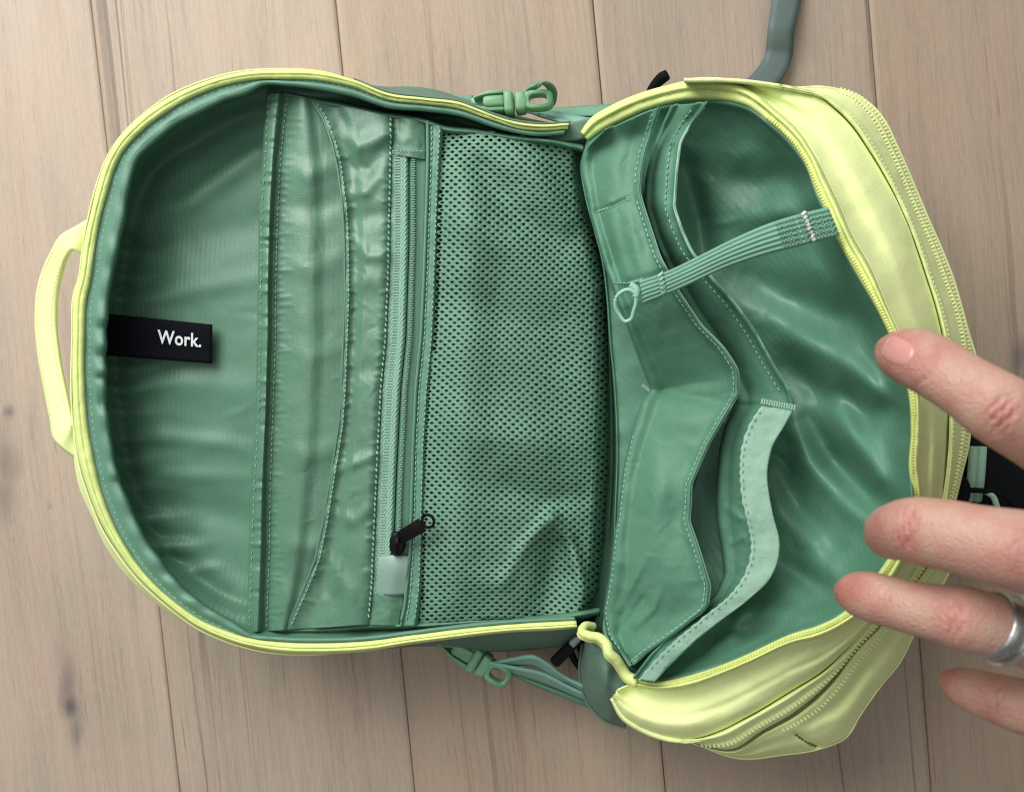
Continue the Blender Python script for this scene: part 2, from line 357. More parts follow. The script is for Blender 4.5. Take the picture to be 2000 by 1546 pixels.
for i in range(-3, 8):
    yc = 0.0; xc = (seam_x(i, yc)+seam_x(i+1, yc))/2
    # local grid, denser inside the picture
    ys = np.unique(np.r_[np.linspace(-1.5, -.27, 14), np.linspace(-.27, .27, 190 if 0 <= i+1 <= 5 else 12), np.linspace(.27, 1.5, 14)]); nx = 50 if 0 <= i+1 <= 5 else 8
    g = .00020; G = np.zeros((len(ys), nx+4, 3))
    for r, y in enumerate(ys):
        x0, x1 = seam_x(i, y)+g, seam_x(i+1, y)-g
        xs = np.r_[x0, x0, x0+.0004, np.linspace(x0+.003, x1-.003, nx-2), x1-.0004, x1, x1]
        zs = np.r_[-.011, -.0007, -.0001, np.zeros(nx-2), -.0001, -.0007, -.011]
        G[r] = np.c_[xs-xc, np.full(nx+4, y-yc), zs]
    idx = np.arange(G.shape[0]*G.shape[1]).reshape(G.shape[:2])
    F = np.stack([idx[:-1, :-1], idx[:-1, 1:], idx[1:, 1:], idx[1:, :-1]], -1).reshape(-1, 4)
    dx_ = (seam_x(i, -.3)+seam_x(i+1, -.3)-seam_x(i, .3)-seam_x(i+1, .3))/2; phi = math.atan2(dx_, .6); cp, sp_ = math.cos(phi), math.sin(phi)
    Lc = G.reshape(-1, 3).copy(); Lc[:, 0], Lc[:, 1] = cp*Lc[:, 0]+sp_*Lc[:, 1], -sp_*Lc[:, 0]+cp*Lc[:, 1]
    o = raw('floor_plank', Lc, F, M_wood, None); o.parent = fl; o.location = (xc, yc, 0); o.rotation_euler = (0, 0, phi)
    o.color = {-1: (1.05, 1.02, .99, .25), 0: (1.01, .985, 1.0, .25), 1: (.95, .93, .94, 1.0), 2: (.90, .85, .82, .5), 3: (.80, .775, .79, 1.1), 4: (.80, .75, .72, .5), 5: (.85, .82, .80, .6)}.get(i, (.96+.05*math.sin(i*2.3), .94, .90, .6))  # plank tints; right-hand planks also darkened to paint in the light's falloff
    V = G.reshape(-1, 3)+np.array([xc, yc, 0]); kk = np.zeros(len(V)); bd = np.zeros(len(V))
    for (px, py, rx, ry, am) in KN:
        c = U(A([px, py, 0]))[0]
        if not (seam_x(i, c[1]) < c[0] < seam_x(i+1, c[1])): continue
        s = H/FPX; dx, dy = (V[:, 0]-c[0])/(rx*s), (V[:, 1]-c[1])/(ry*s)
        nzv = vnoise(V[:, 0], V[:, 1], .006, int(px)+3, .014)*.7
        d = np.hypot(dx, dy)*(1+nzv); kk = np.maximum(kk, am*np.exp(-d**2*1.3))
        if am > .3: bd += .003*np.sign(dx)*np.exp(-np.abs(dx)/1.2)*np.exp(-(dy/1.6)**2)*(np.minimum(1, np.abs(dx)*2))
    for nm, arr in (('knot', kk), ('bend', bd)):
        at = o.data.attributes.new(nm, 'FLOAT', 'POINT'); at.data.foreach_set('value', arr.astype(np.float32))

# ------------------------------------------------------------------ the backpack
bp_c = U(A([1050, 760, 0]))[0]
BP = empty('backpack', bp_c)
BP['label'] = 'lime yellow backpack lying unzipped flat open with mint green lining, on oak planks'; BP['category'] = 'backpack'

# ---- main half: zip rim
RO = [(1112, 240), (1060, 243), (1005, 237), (970, 227), (935, 213), (900, 200), (830, 191), (760, 182), (690, 155), (620, 139), (550, 136), (510, 137), (450, 145), (390, 163), (330, 190), (285, 220), (240, 262), (210, 307), (192, 355), (177, 415), (162, 484), (152, 550), (147, 564), (142, 654), (141, 744), (145, 834), (153, 894), (170, 954), (199, 1026), (230, 1077), (266, 1125), (305, 1163), (340, 1193), (380, 1222), (440, 1250), (500, 1267), (550, 1275), (620, 1277), (725, 1271), (795, 1259), (865, 1250), (935, 1241), (1005, 1234), (1075, 1231), (1128, 1226)]
RI = [(1108, 251), (1060, 255), (1005, 249), (970, 237), (935, 225), (900, 213), (830, 203), (760, 195), (690, 170), (620, 157), (550, 155), (510, 155), (450, 164), (390, 184), (330, 217), (285, 250), (240, 298), (222, 337), (210, 379), (195, 436), (184, 505), (175, 562), (172, 574), (166, 654), (166, 744), (172, 820), (184, 892), (198, 954), (218, 1011), (245, 1065), (278, 1113), (314, 1152), (350, 1182), (395, 1212), (440, 1231), (485, 1245), (550, 1253), (620, 1255), (725, 1250), (795, 1241), (865, 1232), (935, 1224), (1005, 1218), (1075, 1214), (1125, 1212)]
ZR = [(0, .066), (.12, .074), (.3, .085), (.5, .087), (.7, .085), (.88, .074), (1, .066)]
NR = 520
ro, ri = spline(withz(RO, ZR), NR), spline(withz(RI, ZR), NR)
PT = [0, .07, .18, .30, .42, .52, .58, .66, .80, .92, 1]
PZ = [-.006, -.0022, -.0002, .0005, .0003, -.0003, -.0005, -.0005, -.0009, -.0022, -.006]
def rim(ro, ri, par, prof=(PT, PZ), split=.55, wob=.0):
    t0, z0 = prof
    def part(a, b, nm, mat, nv):
        v = np.linspace(a, b, nv); G = ro[None]*(1-v[:, None, None])+ri[None]*v[:, None, None]
        G[..., 2] += np.interp(v, t0, z0)[:, None]
        if wob: wobble(G, 26, wob, 5)
        sheet(nm, G, mat, par, .0006); return G
    g1 = part(0, split+.05, 'zipper_piping', M_zip, 13); g2 = part(split, 1, 'zipper_tape', M_zip, 9)
    return g1, g2
g1, g2 = rim(ro, ri, BP, wob=.0003)
def teeth(name, c, side_px, mat, par, pitch=5.2, wd=9, lift=.0002, a=0, b=1, h=.0009, ln=3.1):
    n = len(c); return dashes(name, c[int(a*n):int(b*n)], mat, par, ln=ln, gap=pitch-ln, wd=wd, h=h, lift=lift)
c = ro*.24+ri*.76; c[:, 2] -= .0009
teeth('zipper_teeth', c, 0, M_coil, BP, wd=6, h=.0002, pitch=4.4, ln=3.0)
c = ro*.47+ri*.53; c[:, 2] -= .0012
pass

# ---- gathered binding
BI = [(1100, 262), (1040, 264), (1005, 258), (970, 249), (900, 226), (830, 216), (760, 210), (690, 188), (620, 174), (567, 167), (510, 167), (486, 181), (444, 194), (390, 220), (339, 247), (300, 280), (270, 309), (258, 340), (249, 379), (242, 430), (231, 475), (222, 520), (214, 562), (207, 624), (205, 693), (206, 744), (207, 792), (212, 834), (218, 873), (227, 920), (240, 958), (257, 997), (281, 1050), (311, 1092), (338, 1128), (368, 1158), (398, 1182), (425, 1199), (452, 1214), (490, 1238), (550, 1245), (620, 1247), (725, 1243), (795, 1234), (865, 1225), (935, 1217), (1005, 1211), (1075, 1207), (1122, 1205)]
NB = 900
ri9, bi9 = spline(withz(RI, ZR), NB), spline(withz(BI, ZR), NB)
G = across([ri9, ri9*.7+bi9*.3, ri9*.3+bi9*.7, bi9, bi9+(bi9-ri9)*.03], [0, .3, .7, 1, 1.06], 16)
v = np.linspace(0, 1.06, 16)[:, None]; arc = np.linspace(0, 1, NB)[None]*3350
# gathers: irregular puckers, strongest along the curved end
ph = np.cumsum(np.interp(np.arange(NB), np.arange(0, NB+30, 30), 2*math.pi/ (38+26*rng.rand(len(np.arange(0, NB+30, 30))))))*3350/NB
kx = np.cumsum(np.r_[0, 5+9*rng.rand(160)]); kv = rng.rand(161)*2-1; kv[::2] = np.abs(kv[::2]); kv[1::2] = -np.abs(kv[1::2]); q_ = np.arange(NB); ii = np.clip(np.searchsorted(kx, q_, 'right')-1, 0, 159); fr = np.clip((q_-kx[ii])/(kx[ii+1]-kx[ii]), 0, 1); fr = fr*fr*(3-2*fr)
pk = (kv[ii]*(1-fr)+kv[ii+1]*fr)[None]*np.interp(np.linspace(0, 1, NB), [.2, .34, .42, .62, .70, .78], [.15, .6, 1, 1, .9, .05])[None]
prof = np.interp(v, [0, .3, .6, .9, .98, 1.06], [-.0026, -.0030, -.0014, -.0020, -.0042, -.016])
G[..., 2] += prof+pk*.0017*np.interp(v, [0, .35, .75, 1.06], [0, .12, 1, 1])
G[..., 0] += pk*np.interp(v, [.5, 1.06], [0, 2.2])*.8; G[..., 2] += .0004*vnoise(G[..., 0], G[..., 1], 40, 4)
sheet('binding_tape', G, M_bind, BP, .0006)
dashes('stitching', np.c_[G[4, :, :2], G[4, :, 2]][60:-60], M_thr, BP, 5, 9, 3, .0005)

# ---- lining bowl of the main half
loop = np.vstack([spline(withz(RI, ZR), 300), A([1165, 1180, .055], [1190, 1000, .05], [1190, 700, .05], [1165, 420, .05], [1130, 280, .055])])
loop = spline(loop, 360, closed=True)
def bowl(loop, cen, svals, zf):
    rows = []
    for s, zz in zip(svals, zf):
        R = loop.copy(); R[:, :2] = cen+(loop[:, :2]-cen)*s; R[:, 2] = zz(loop[:, 2]) ; rows.append(R)
    return rows
cen = np.array([690., 710.])
rows = bowl(loop, cen, [1.0, .965, .93, .89, .82, .6, .3, .02], [lambda z: z-.004, lambda z: z-.015, lambda z: z*.45+.0262, lambda z: .0560+0*z, lambda z: .0538+0*z, lambda z: .053+0*z, lambda z: .053+0*z, lambda z: .053+0*z])
GL = across(rows, [0, .06, .12, .2, .3, .55, .8, 1], 90)
for pts, wd, h in [([(255, 425, .3), (370, 395, 1), (500, 300, .8)], 24, .0035), ([(250, 470, .5), (380, 470, 1), (500, 440, 1)], 36, -.0022), ([(222, 590, .2), (330, 575, 1), (500, 545, .5)], 20, .002), ([(215, 770, .4), (300, 745, 1), (480, 760, .3)], 24, .0018), ([(215, 840, .6), (300, 850, 1), (470, 870, .4)], 16, .002), ([(250, 955, .8), (340, 985, 1), (480, 1010, .5)], 30, -.0026), ([(230, 920, .5), (360, 930, 1), (480, 930, .4)], 16, .0016), ([(300, 330, .5), (420, 260, 1), (500, 210, .6)], 22, -.003), ([(300, 1060, .4), (380, 1090, 1), (470, 1150, .6)], 24, .0024)]:
    fold(GL, pts, wd, h)
for y_, x_ in ((700, 210), (735, 212), (780, 212), (835, 216), (875, 222), (925, 234), (985, 256), (1040, 282), (1090, 318), (470, 240), (520, 226), (560, 218)):
    fold(GL, [(x_, y_, 1), (x_+34, y_+6, .8), (x_+85+40*rng.rand(), y_+rng.randn()*10, 0)], 15, -.0042*(.6+.5*rng.rand()))
    fold(GL, [(x_, y_+22, 1), (x_+40, y_+24, .7), (x_+110+60*rng.rand(), y_+16+rng.randn()*10, 0)], 10, .0022)
crinkle(GL, 26, 5, 120, 9, .0006, .0, .35); wobble(GL, 90, .0008, 21)
GL[..., 2] -= .018*np.clip((GL[..., 0]-525)/90, 0, 1)*np.clip((GL[..., 1]-190)/40, 0, 1)*np.clip((1235-GL[..., 1])/40, 0, 1)
LIN = sheet('lining', GL, M_lin, BP, .0006, closed=True)

# ---- outer shell of the main half
def wall(name, edge, out, z1, mat, n=160, zb=.004, inset=.93, bulge=None, par=BP):
    """from a rim edge, out to a silhouette at z1, then down to the floor"""
    e, o = spline(edge, n), spline(withz(out, z1) if len(out[0]) == 2 else out, n)
    We, Wo = U(e), U(o); c0 = bp_c
    Wm = (We+Wo)/2; Wm[:, 2] = We[:, 2]*.55+Wo[:, 2]*.45
    Wl = Wo.copy(); Wl[:, :2] = c0[:2]+(Wo[:, :2]-c0[:2])*(1+inset)/2*1.0; Wl[:, 2] = Wo[:, 2]*.45
    Wb = Wo.copy(); Wb[:, :2] = c0[:2]+(Wo[:, :2]-c0[:2])*inset; Wb[:, 2] = zb
    W = across([We, Wo, Wl, Wb], [0, .4, .8, 1], 31, False)
    W[..., 2] += .0012*vnoise(W[..., 0]*4000, W[..., 1]*4000, 90, 9)
    return sheet(name, W, mat, par, .0008, world=True)
mid = [p for p in RO if p[0] <= 640]
def sub(P, cond, zl): return [q for q in withz(P, zl).tolist() if cond(q)]
edge = [[x, y, z-.006] for x, y, z in sub(RO, lambda q: q[0] <= 700, ZR)]
SO = [(690, 157), (620, 142), (550, 139), (510, 140), (450, 148), (390, 166), (330, 193), (285, 224), (241, 265), (212, 310), (194, 358), (179, 418), (164, 488), (154, 553), (147, 600), (143, 654), (142, 744), (143, 834), (147, 895), (161, 960), (182, 1005), (209, 1065), (236, 1107), (278, 1152), (320, 1187), (380, 1226), (440, 1253), (500, 1268), (590, 1275), (650, 1276)]
wall('outer_shell', edge, [(x+(2.5 if x < 300 and y < 850 else 0), y+(3 if y < 300 else (-2 if y > 1200 else 0))) for x, y in SO], .070, M_yel)
edge = [[x, y, z-.006] for x, y, z in sub(RO, lambda q: q[0] >= 690 and q[1] < 500, ZR)]
wall('side_panel', edge, [(1125, 246), (1060, 240), (1005, 226), (970, 214), (935, 203), (900, 194), (860, 181), (800, 173), (760, 173), (735, 171), (712, 166), (697, 162)], .045, M_side)
edge = [[x, y, z-.006] for x, y, z in sub(RO, lambda q: q[0] >= 640 and q[1] > 500, ZR)]
wall('side_panel', edge, [(620, 1274), (725, 1270), (795, 1263), (865, 1262), (935, 1270), (960, 1272), (1005, 1271), (1075, 1264), (1115, 1258), (1150, 1248)], .042, M_side)

# ---- grab handle
e1 = A([173, 426, .066], [150, 440, .068], [116, 461, .066], [98, 492, .060], [88, 512, .056], [72, 562, .052], [67, 624, .05], [72, 690, .052], [84, 759, .056], [96, 819, .060], [104, 858, .064], [118, 874, .066], [146, 894, .066])
e2 = A([165, 498, .066], [158, 495, .068], [138, 487, .071], [126, 505, .067], [119, 528, .062], [111, 562, .058], [106, 624, .056], [112, 690, .058], [125, 759, .062], [136, 812, .067], [140, 832, .070], [146, 838, .068], [150, 852, .066])
_, Gh = strap('grab_handle', e1, e2, M_yel, BP, 110, .0018, .0008, 9)
L = Gh[1]; dashes('stitching', L[20:-14], M_thr_y, BP, 4, 3, 1.0, .0002)
dashes('stitching', Gh[7][20:-14], M_thr_y, BP, 4, 3, 1.0, .0002)

# ---- sewn label
lq = [np.array(p, float) for p in ((206, 612, .0700), (414, 633.5, .0585), (413, 709.5, .0585), (205, 693.5, .0700))]
def bil(u, v): return (lq[0]*(1-u)+lq[1]*u)*(1-v)+(lq[3]*(1-u)+lq[2]*u)*v
Gq = np.array([[bil(u, v)+np.array([0, 0, -.006*math.sin(min(1, u*1.4)*math.pi/2)*(1-u)+.0004*math.sin(v*6)]) for u in np.linspace(-.04, 1, 24)] for v in np.linspace(0, 1, 10)])
LB = sheet('sewn_label', Gq, M_lbl, BP, .0007); LB['label'] = 'black woven label reading Work.'
tcu = bpy.data.curves.new('lettering', 'FONT'); tcu.body = 'Work.'; tcu.offset = .017; tcu.space_character = 1.05; tcu.resolution_u = 6
to = bpy.data.objects.new('lettering_source', tcu); COL.objects.link(to)
dg = bpy.context.evaluated_depsgraph_get(); tm = bpy.data.meshes.new_from_object(to.evaluated_get(dg)); bpy.data.objects.remove(to)
tv = np.array([v.co[:] for v in tm.vertices]); x0, x1 = tv[:, 0].min(), tv[:, 0].max(); cap = tv[:, 1].max()
uu = .492+(tv[:, 0]-x0)/(x1-x0)*.41; vv = .60-(tv[:, 1]/cap)*.335
Q = []
for u, v in zip(uu, vv):
    p = bil(u, v); p[2] += -.006*math.sin(min(1, u*1.4)*math.pi/2)*(1-u)+.0004*math.sin(v*6)+.0003; Q.append(p)
lt = raw('lettering', U(np.array(Q)), [tuple(p.vertices) for p in tm.polygons], M_wht, LB, False)
sm = lt.modifiers.new('solid', 'SOLIDIFY'); sm.thickness = .0004; sm.offset = 0

# ---- organiser: padded divider with rolled top
n = 420
L0 = [(520, 182), (514, 290), (507, 400), (504, 562), (504, 624), (500, 804), (491, 960), (489, 1014), (485, 1140), (481, 1236)]
L1 = [(563, 183), (549, 310), (543, 430), (539, 562), (539, 654), (534, 804), (529, 940), (527, 1080), (521, 1232)]
L2 = [(607, 193), (631, 232), (648, 277), (660, 330), (669, 400), (673, 470), (674, 575), (671, 659), (667, 760), (662, 830), (648, 917), (631, 1022), (617, 1089), (592, 1152), (557, 1230)]
L3 = [(766, 226), (765, 300), (763, 400), (760, 540), (755, 659), (746, 760), (739, 900), (734, 1005), (728, 1145), (721, 1220)]
L3c = [(800, 232), (799, 300), (799, 470), (793, 659), (783, 760), (774, 935), (770, 1050), (764, 1150), (752, 1220)]
L4 = [(832, 237), (833, 302), (830, 400), (825, 540), (819, 659), (809, 760), (804, 865), (798, 1075), (788, 1180), (779, 1222)]
L5 = [(867, 250), (861, 330), (856, 470), (849, 659), (839, 760), (832, 865), (828, 1005), (825, 1145), (816, 1221)]
def row(P, z, n=n): return by_y(withz(P, z), n)
l0, l1 = row(L0, .0640), row(L1, .0660)
l2x = row([(640, 198), (660, 240), (690, 330), (705, 470), (705, 659), (700, 830), (668, 1010), (640, 1130), (600, 1229)], .0625)
G = across([l0-[0, 0, .012], l0+[-1, 0, -.0006], l0*.5+l1*.5+[0, 0, .0056], l1-[0, 0, .0008], l1*.85+l2x*.15+[0, 0, .0022], l1*.4+l2x*.6+[0, 0, .0024], l2x], [0, .07, .20, .33, .38, .7, 1], 140)
yy = np.linspace(0, 1, n)
# fine puckers along the seam
y = 192.
while y < 1225:
    x1_ = np.interp(y, [p[1] for p in L1], [p[0] for p in L1]); ln_ = 14+24*rng.rand()**2; t_ = rng.randn()*2
    fold(G, [(x1_+2, y, .7), (x1_+8, y, 1), (x1_+ln_*.6, y+t_*.6, .6), (x1_+ln_, y+t_, 0)], 4.2, .0008*(.35+.65*rng.rand()))
    if rng.rand() < .45:
        a_ = rng.randn()*3; fold(G, [(x1_-3, y, .5), (x1_-14, y+a_*.5, 1), (x1_-26, y+a_*.8, .9), (x1_-40, y+a_, 1)], 5.0, rng.choice([-1, 1])*.0011*(.4+.6*rng.rand()))
    y += 9+7*rng.rand()
for y, h in ((330, .0018), (400, -.0016), (520, .0014), (690, .001), (880, .0014), (1060, .0018), (1130, -.001)):
    fold(G, [(560, y, .4), (610, y+8, 1), (668, y-14, .5)], 22, h)
crinkle(G, 22, 6, 46, 5, .0004, 0, .6); wobble(G, 60, .0004, 31, 60)
GO = G
ORG = sheet('organiser_divider', G, M_org, BP, .001)
dashes('stitching', np.c_[l1[:, :2], zat(G, l1)][3:-2], M_thr, ORG, 6, 5, 2.4, .0005)
dashes('stitching', np.c_[l0[:, :2]+[6, 0], zat(G, l0+[6, 0, 0])][3:-2], M_thr, ORG, 5, 10, 2, .0004)
# pocket panel with curved hem
a, b = row(L2, .0668), row(L3, .0655)
G = across([a-[2, 0, .0036], a-[0, 0, .0002], a+[6, 0, .0004], a*.86+b*.14-[0, 0, .0006], a*.5+b*.5+[0, 0, .0016], b-[0, 0, .0002], b+[4, 0, -.002]], [0, .03, .08, .14, .55, .96, 1], 70)
for pts, wd, h in [([(655, 250, .3), (700, 285, 1), (760, 262, .6)], 16, .0026), ([(668, 320, .5), (720, 330, 1), (755, 285, .5)], 15, -.0024), ([(675, 380, .5), (715, 375, 1), (735, 350, .5)], 13, .002), ([(680, 430, .5), (730, 420, 1), (758, 415, .6)], 17, -.0016), ([(690, 470, .5), (720, 500, 1), (758, 500, .7)], 12, .0018), ([(675, 560, .6), (720, 545, 1), (755, 560, .3)], 20, .0015), ([(668, 740, .3), (720, 720, 1), (745, 730, .6)], 18, -.0012), ([(655, 920, .5), (690, 905, 1), (730, 890, .6)], 12, .0018), ([(640, 1000, .4), (690, 1015, 1), (725, 990, .6)], 14, .0014), ([(640, 1090, .7), (680, 1150, 1), (690, 1215, .5)], 14, .0018), ([(625, 1110, .5), (650, 1170, 1), (640, 1215, .5)], 14, -.0014)]: fold(G, pts, wd, h)
for k in range(48):
    y = 240+k*20+rng.rand()*14; x3 = np.interp(y, [p[1] for p in L3], [p[0] for p in L3]); x2 = np.interp(y, [p[1] for p in L2], [p[0] for p in L2])
    fold(G, [(x3-3, y, 1), (x3-22, y+rng.randn()*5, 0)], 4.5, .0012*rng.rand()); fold(G, [(x2+10, y, 1), (x2+28, y+rng.randn()*5, 0)], 4.5, .0012*rng.rand())
crinkle(G, 36, 7, 44, 5, .0005); wobble(G, 42, .0005, 41, 60)
PP = sheet('slip_pocket', G, M_org, BP, .0008); GP = G
st = a+[8, 0, 0]; dashes('stitching', np.c_[st[:, :2], zat(G, st)][4:-4], M_thr, PP, 6, 4, 2.4, .0005)
st = b-[2, 0, 0]; dashes('stitching', np.c_[st[:, :2], zat(G, st)+.0002][2:-2], M_thr, PP, 7, 4, 3.4, .0006, slant=.35)
# hem fold line
tube('hem_edge', np.c_[a[:, :2], a[:, 2]+.0003][::4], .0007, M_org, PP, 8, n=120)

# zip of the organiser
b, cmid, d = row(L3, .0652), row(L3c, .0648), row(L4, .0652)
y_top, y_bot = 300, 1084
sel = (b[:, 1] > y_top-4) & (b[:, 1] < 1166)
G = across([b[sel]+[1, 0, 0], b[sel]*.5+cmid[sel]*.5+[0, 0, .0006], cmid[sel]*.9+b[sel]*.1+[0, 0, .0010], cmid[sel]-[0, 0, .0008]], [0, .5, .9, 1], 20)
ZP = empty('zip_closure', U(A([790, 700, .065]))[0], BP)
sheet('zip_tape', G, M_tape, ZP, .0006)
sheet('zip_tape', across([cmid[sel]-[0, 0, .0008], cmid[sel]*.86+d[sel]*.14+[0, 0, .0008], cmid[sel]*.5+d[sel]*.5, d[sel]-[0, 0, .001]], [0, .14, .5, 1], 20), M_lin, ZP, .0006)
for off, wd in ((-9, 9), (9, 9)):
    st = cmid[sel]+[off, 0, .0007]; st = st[(st[:, 1] < 1076)]; dashes('zip_coil', st, M_tape, ZP, 2.6, 2.0, wd, .0007)
for off in (-22,):
    st = cmid[sel]+[off, 0, .0006]; dashes('tape_weave', st, M_thr, ZP, 2.2, 3.2, 12, .0003)
# patches above and below the zip
for nm, ya, yb, mt in (('zip_end_patch', 226, 302, M_org), ('zip_end_patch', 1158, 1222, M_org)):
    s2 = (b[:, 1] >= ya) & (b[:, 1] <= yb); G = across([b[s2], b[s2]*.5+d[s2]*.5+[0, 0, .0022], d[s2]-[0, 0, .0005]], [0, .5, 1], 14); wobble(G, 22, .0005, 51); sheet(nm, G, mt, ZP, .0008)
dashes('stitching', A([766, 296, .0672], [798, 294, .068], [832, 297, .0668]), M_thr, ZP, 5, 3, 2.4, .0005)
tq = across([spline(A([738, 1086, .0664], [768, 1083, .0682], [799, 1086, .0668]), 16), spline(A([737, 1100, .0672], [768, 1098, .0694], [798, 1101, .0676]), 16), spline(A([735, 1161, .066], [763, 1163, .0680], [791, 1161, .0664]), 16)], [0, .2, 1], 14)
sheet('zip_stop', tq, M_tab, ZP, .0012)
# slider
SL = empty('zip_slider', U(A([775, 1062, .067]))[0], BP)
slab('slider_body', [(760, 1052), (766, 1040), (778, 1038), (788, 1050), (790, 1070), (782, 1085), (768, 1086), (759, 1072)], .0655, .0700, M_bpl, SL, .0012)
V, F = tube_vf(U(spline(A([772, 1082, .0700], [773, 1070, .0728], [776, 1056, .0734], [780, 1044, .0705]), 16)), .0010, 8); raw('slider_bridge', V, F, M_bpl, SL)
ax = np.array([852-778, 1008-1052.]); ax /= np.linalg.norm(ax); pr = np.array([-ax[1], ax[0]])
o0 = np.array([776, 1053.]); outl = []
for l, wv in ((0, -9), (8, -13), (58, -15), (70, -15), (79, -10), (82, 0), (79, 10), (70, 15), (58, 15), (8, 13), (0, 9)): outl.append(o0+ax*l+pr*wv)
inn = [o0+ax*(69+9*math.cos(t))+pr*(10*math.sin(t)) for t in np.linspace(0, 2*math.pi, 16, endpoint=False)]
# pull tab with a hole: ring of quads + body
ring = [o0+ax*(69+14*math.cos(t))+pr*(15.5*math.sin(t)) for t in np.linspace(0, 2*math.pi, 16, endpoint=False)]
zt = lambda p: .0722+.00010*((p-o0)@ax)
def ringmesh(name, out, inn, zt, th, mat, par):
    k = len(out); To, Ti = U(np.array([[*p, zt(p)] for p in out])), U(np.array([[*p, zt(p)] for p in inn])); dn = np.array([0, 0, -th])
    V = np.vstack([To, Ti, To+dn, Ti+dn]); F = []
    for i in range(k):
        j = (i+1) % k; F += [(i, j, k+j, k+i), (2*k+i, 3*k+i, 3*k+j, 2*k+j), (i, 2*k+i, 2*k+j, j), (k+i, k+j, 3*k+j, 3*k+i)]
    o = raw(name, V, F, mat, par, False); bm = bmesh.new(); bm.from_mesh(o.data); bmesh.ops.recalc_face_normals(bm, faces=bm.faces); bm.to_mesh(o.data); bm.free()
    m = o.modifiers.new('bevel', 'BEVEL'); m.width = .0003; m.segments = 2; m.limit_method = 'ANGLE'; return o
pt_ = [o0, *[o0+ax*l+pr*wv for l, wv in ((2, -9), (8, -13), (57, -14.6), (55, 0), (57, 14.6), (8, 13), (2, 9))]]; slab('pull_tab', pt_, [zt(p)-.0018 for p in pt_], [zt(p) for p in pt_], M_bpl, SL, .0005, 2)
ringmesh('pull_ring', ring, inn, zt, .0018, M_bpl, SL)

# binding between zip and mesh
d, e = row(L4, .0662), row(L5, .0662)
G = across([d-[0, 0, .0035], d+[2, 0, .0004], d*.8+e*.2+[0, 0, -.0003], d*.5+e*.5+[0, 0, .0004], d*.12+e*.88+[0, 0, .0002], e-[0, 0, .002]], [0, .07, .2, .5, .9, 1], 24); wobble(G, 16, .00035, 61)
BD = sheet('pocket_binding', G, M_bind, BP, .0008)
for f in (.34, .80):
    st = d*(1-f)+e*f; dashes('stitching', np.c_[st[:, :2], zat(G, st)][3:-3], M_thr, BD, 6, 4.5, 2.4, .0005)
tube('binding_edge', (d+[3, 0, .0004])[::5], .0009, M_bind, BD, 8, n=120)

# ---- mesh pocket: hexagonal net with real holes
TOP = [(860, 249), (935, 256), (1005, 266), (1075, 274), (1135, 288), (1160, 300)]
RT = [(1140, 288), (1142, 347), (1153, 417), (1172, 487), (1188, 560), (1195, 710), (1194, 920), (1188, 1022), (1186, 1060), (1176, 1150), (1150, 1206)]
BT = [(814, 1220), (935, 1212), (1075, 1206), (1150, 1197)]
def mesh_z(X, Y):
    x5 = np.interp(Y, [p[1] for p in L5], [p[0] for p in L5]); xr = np.interp(Y, [p[1] for p in RT], [p[0] for p in RT])
    u = np.clip((X-x5)/(xr-x5), 0, 1); vt = np.interp(X, [p[0] for p in TOP], [p[1] for p in TOP]); vb = np.interp(X, [p[0] for p in BT], [p[1] for p in BT])
    v = np.clip((Y-vt)/(vb-vt), 0, 1)
    z = .0632+(.008*np.exp(-((u-.16)/.16)**2)+.009*np.sin(np.pi*u)-.009*u)*np.minimum(1, np.minimum(v, 1-v)*7)**.7-.006*u**3-.030*np.clip((u-.90)/.10, 0, 1.3)**2
    Gm = np.stack([X, Y, z], -1)
    for pts, wd, h in [([(880, 270, .2), (935, 330, 1), (1010, 420, .8), (1100, 480, .4)], 22, -.0045), ([(950, 290, .3), (1040, 330, 1), (1110, 420, .8)], 26, .004), ([(870, 420, .5), (960, 460, 1), (1080, 560, .5)], 30, .003), ([(1060, 300, .6), (1110, 360, 1), (1140, 430, .5)], 22, -.0035), ([(870, 580, .4), (960, 600, 1), (1090, 680, .6), (1170, 720, .4)], 34, -.003), ([(880, 790, .4), (950, 850, 1), (1020, 860, .9), (1110, 890, .2)], 34, .004), ([(880, 930, .4), (980, 960, 1), (1090, 960, .5)], 26, -.0018), ([(1000, 940, .5), (1060, 980, 1), (1130, 970, .6)], 20, -.003), ([(1076, 1012, .9), (1110, 1050, 1), (1130, 1110, 1), (1142, 1190, .7)], 11, .0055), ([(1076, 1012, .9), (1030, 1060, .8), (980, 1140, .4)], 12, .003), ([(1085, 1070, .9), (1078, 1120, 1), (1060, 1195, .4)], 26, -.0085), ([(900, 1120, .4), (980, 1140, 1), (1000, 1190, .5)], 22, .002), ([(1130, 520, .6), (1150, 680, 1), (1150, 850, .6)], 30, .002), ([(1000, 520, .4), (1060, 640, 1), (1080, 780, .4)], 40, -.0022)]: fold(Gm, pts, wd*1.2, h*1.2)
    return Gm[..., 2]+.0010*vnoise(.8*X+.6*Y, .8*Y-.6*X, 90, 71)+.0008*vnoise(.5*X-.86*Y, .5*Y+.86*X, 48, 72)
def inside(X, Y):
    x5 = np.interp(Y, [p[1] for p in L5], [p[0] for p in L5])-3; xr = np.interp(Y, [p[1] for p in RT], [p[0] for p in RT]); vt = np.interp(X, [p[0] for p in TOP], [p[1] for p in TOP]); vb = np.interp(X, [p[0] for p in BT], [p[1] for p in BT])
    return (X > x5) & (X < xr+4) & (Y > vt) & (Y < vb)
PXX, PYY = 16.4, 7.15          # lattice: hole columns and half rows
cells = []
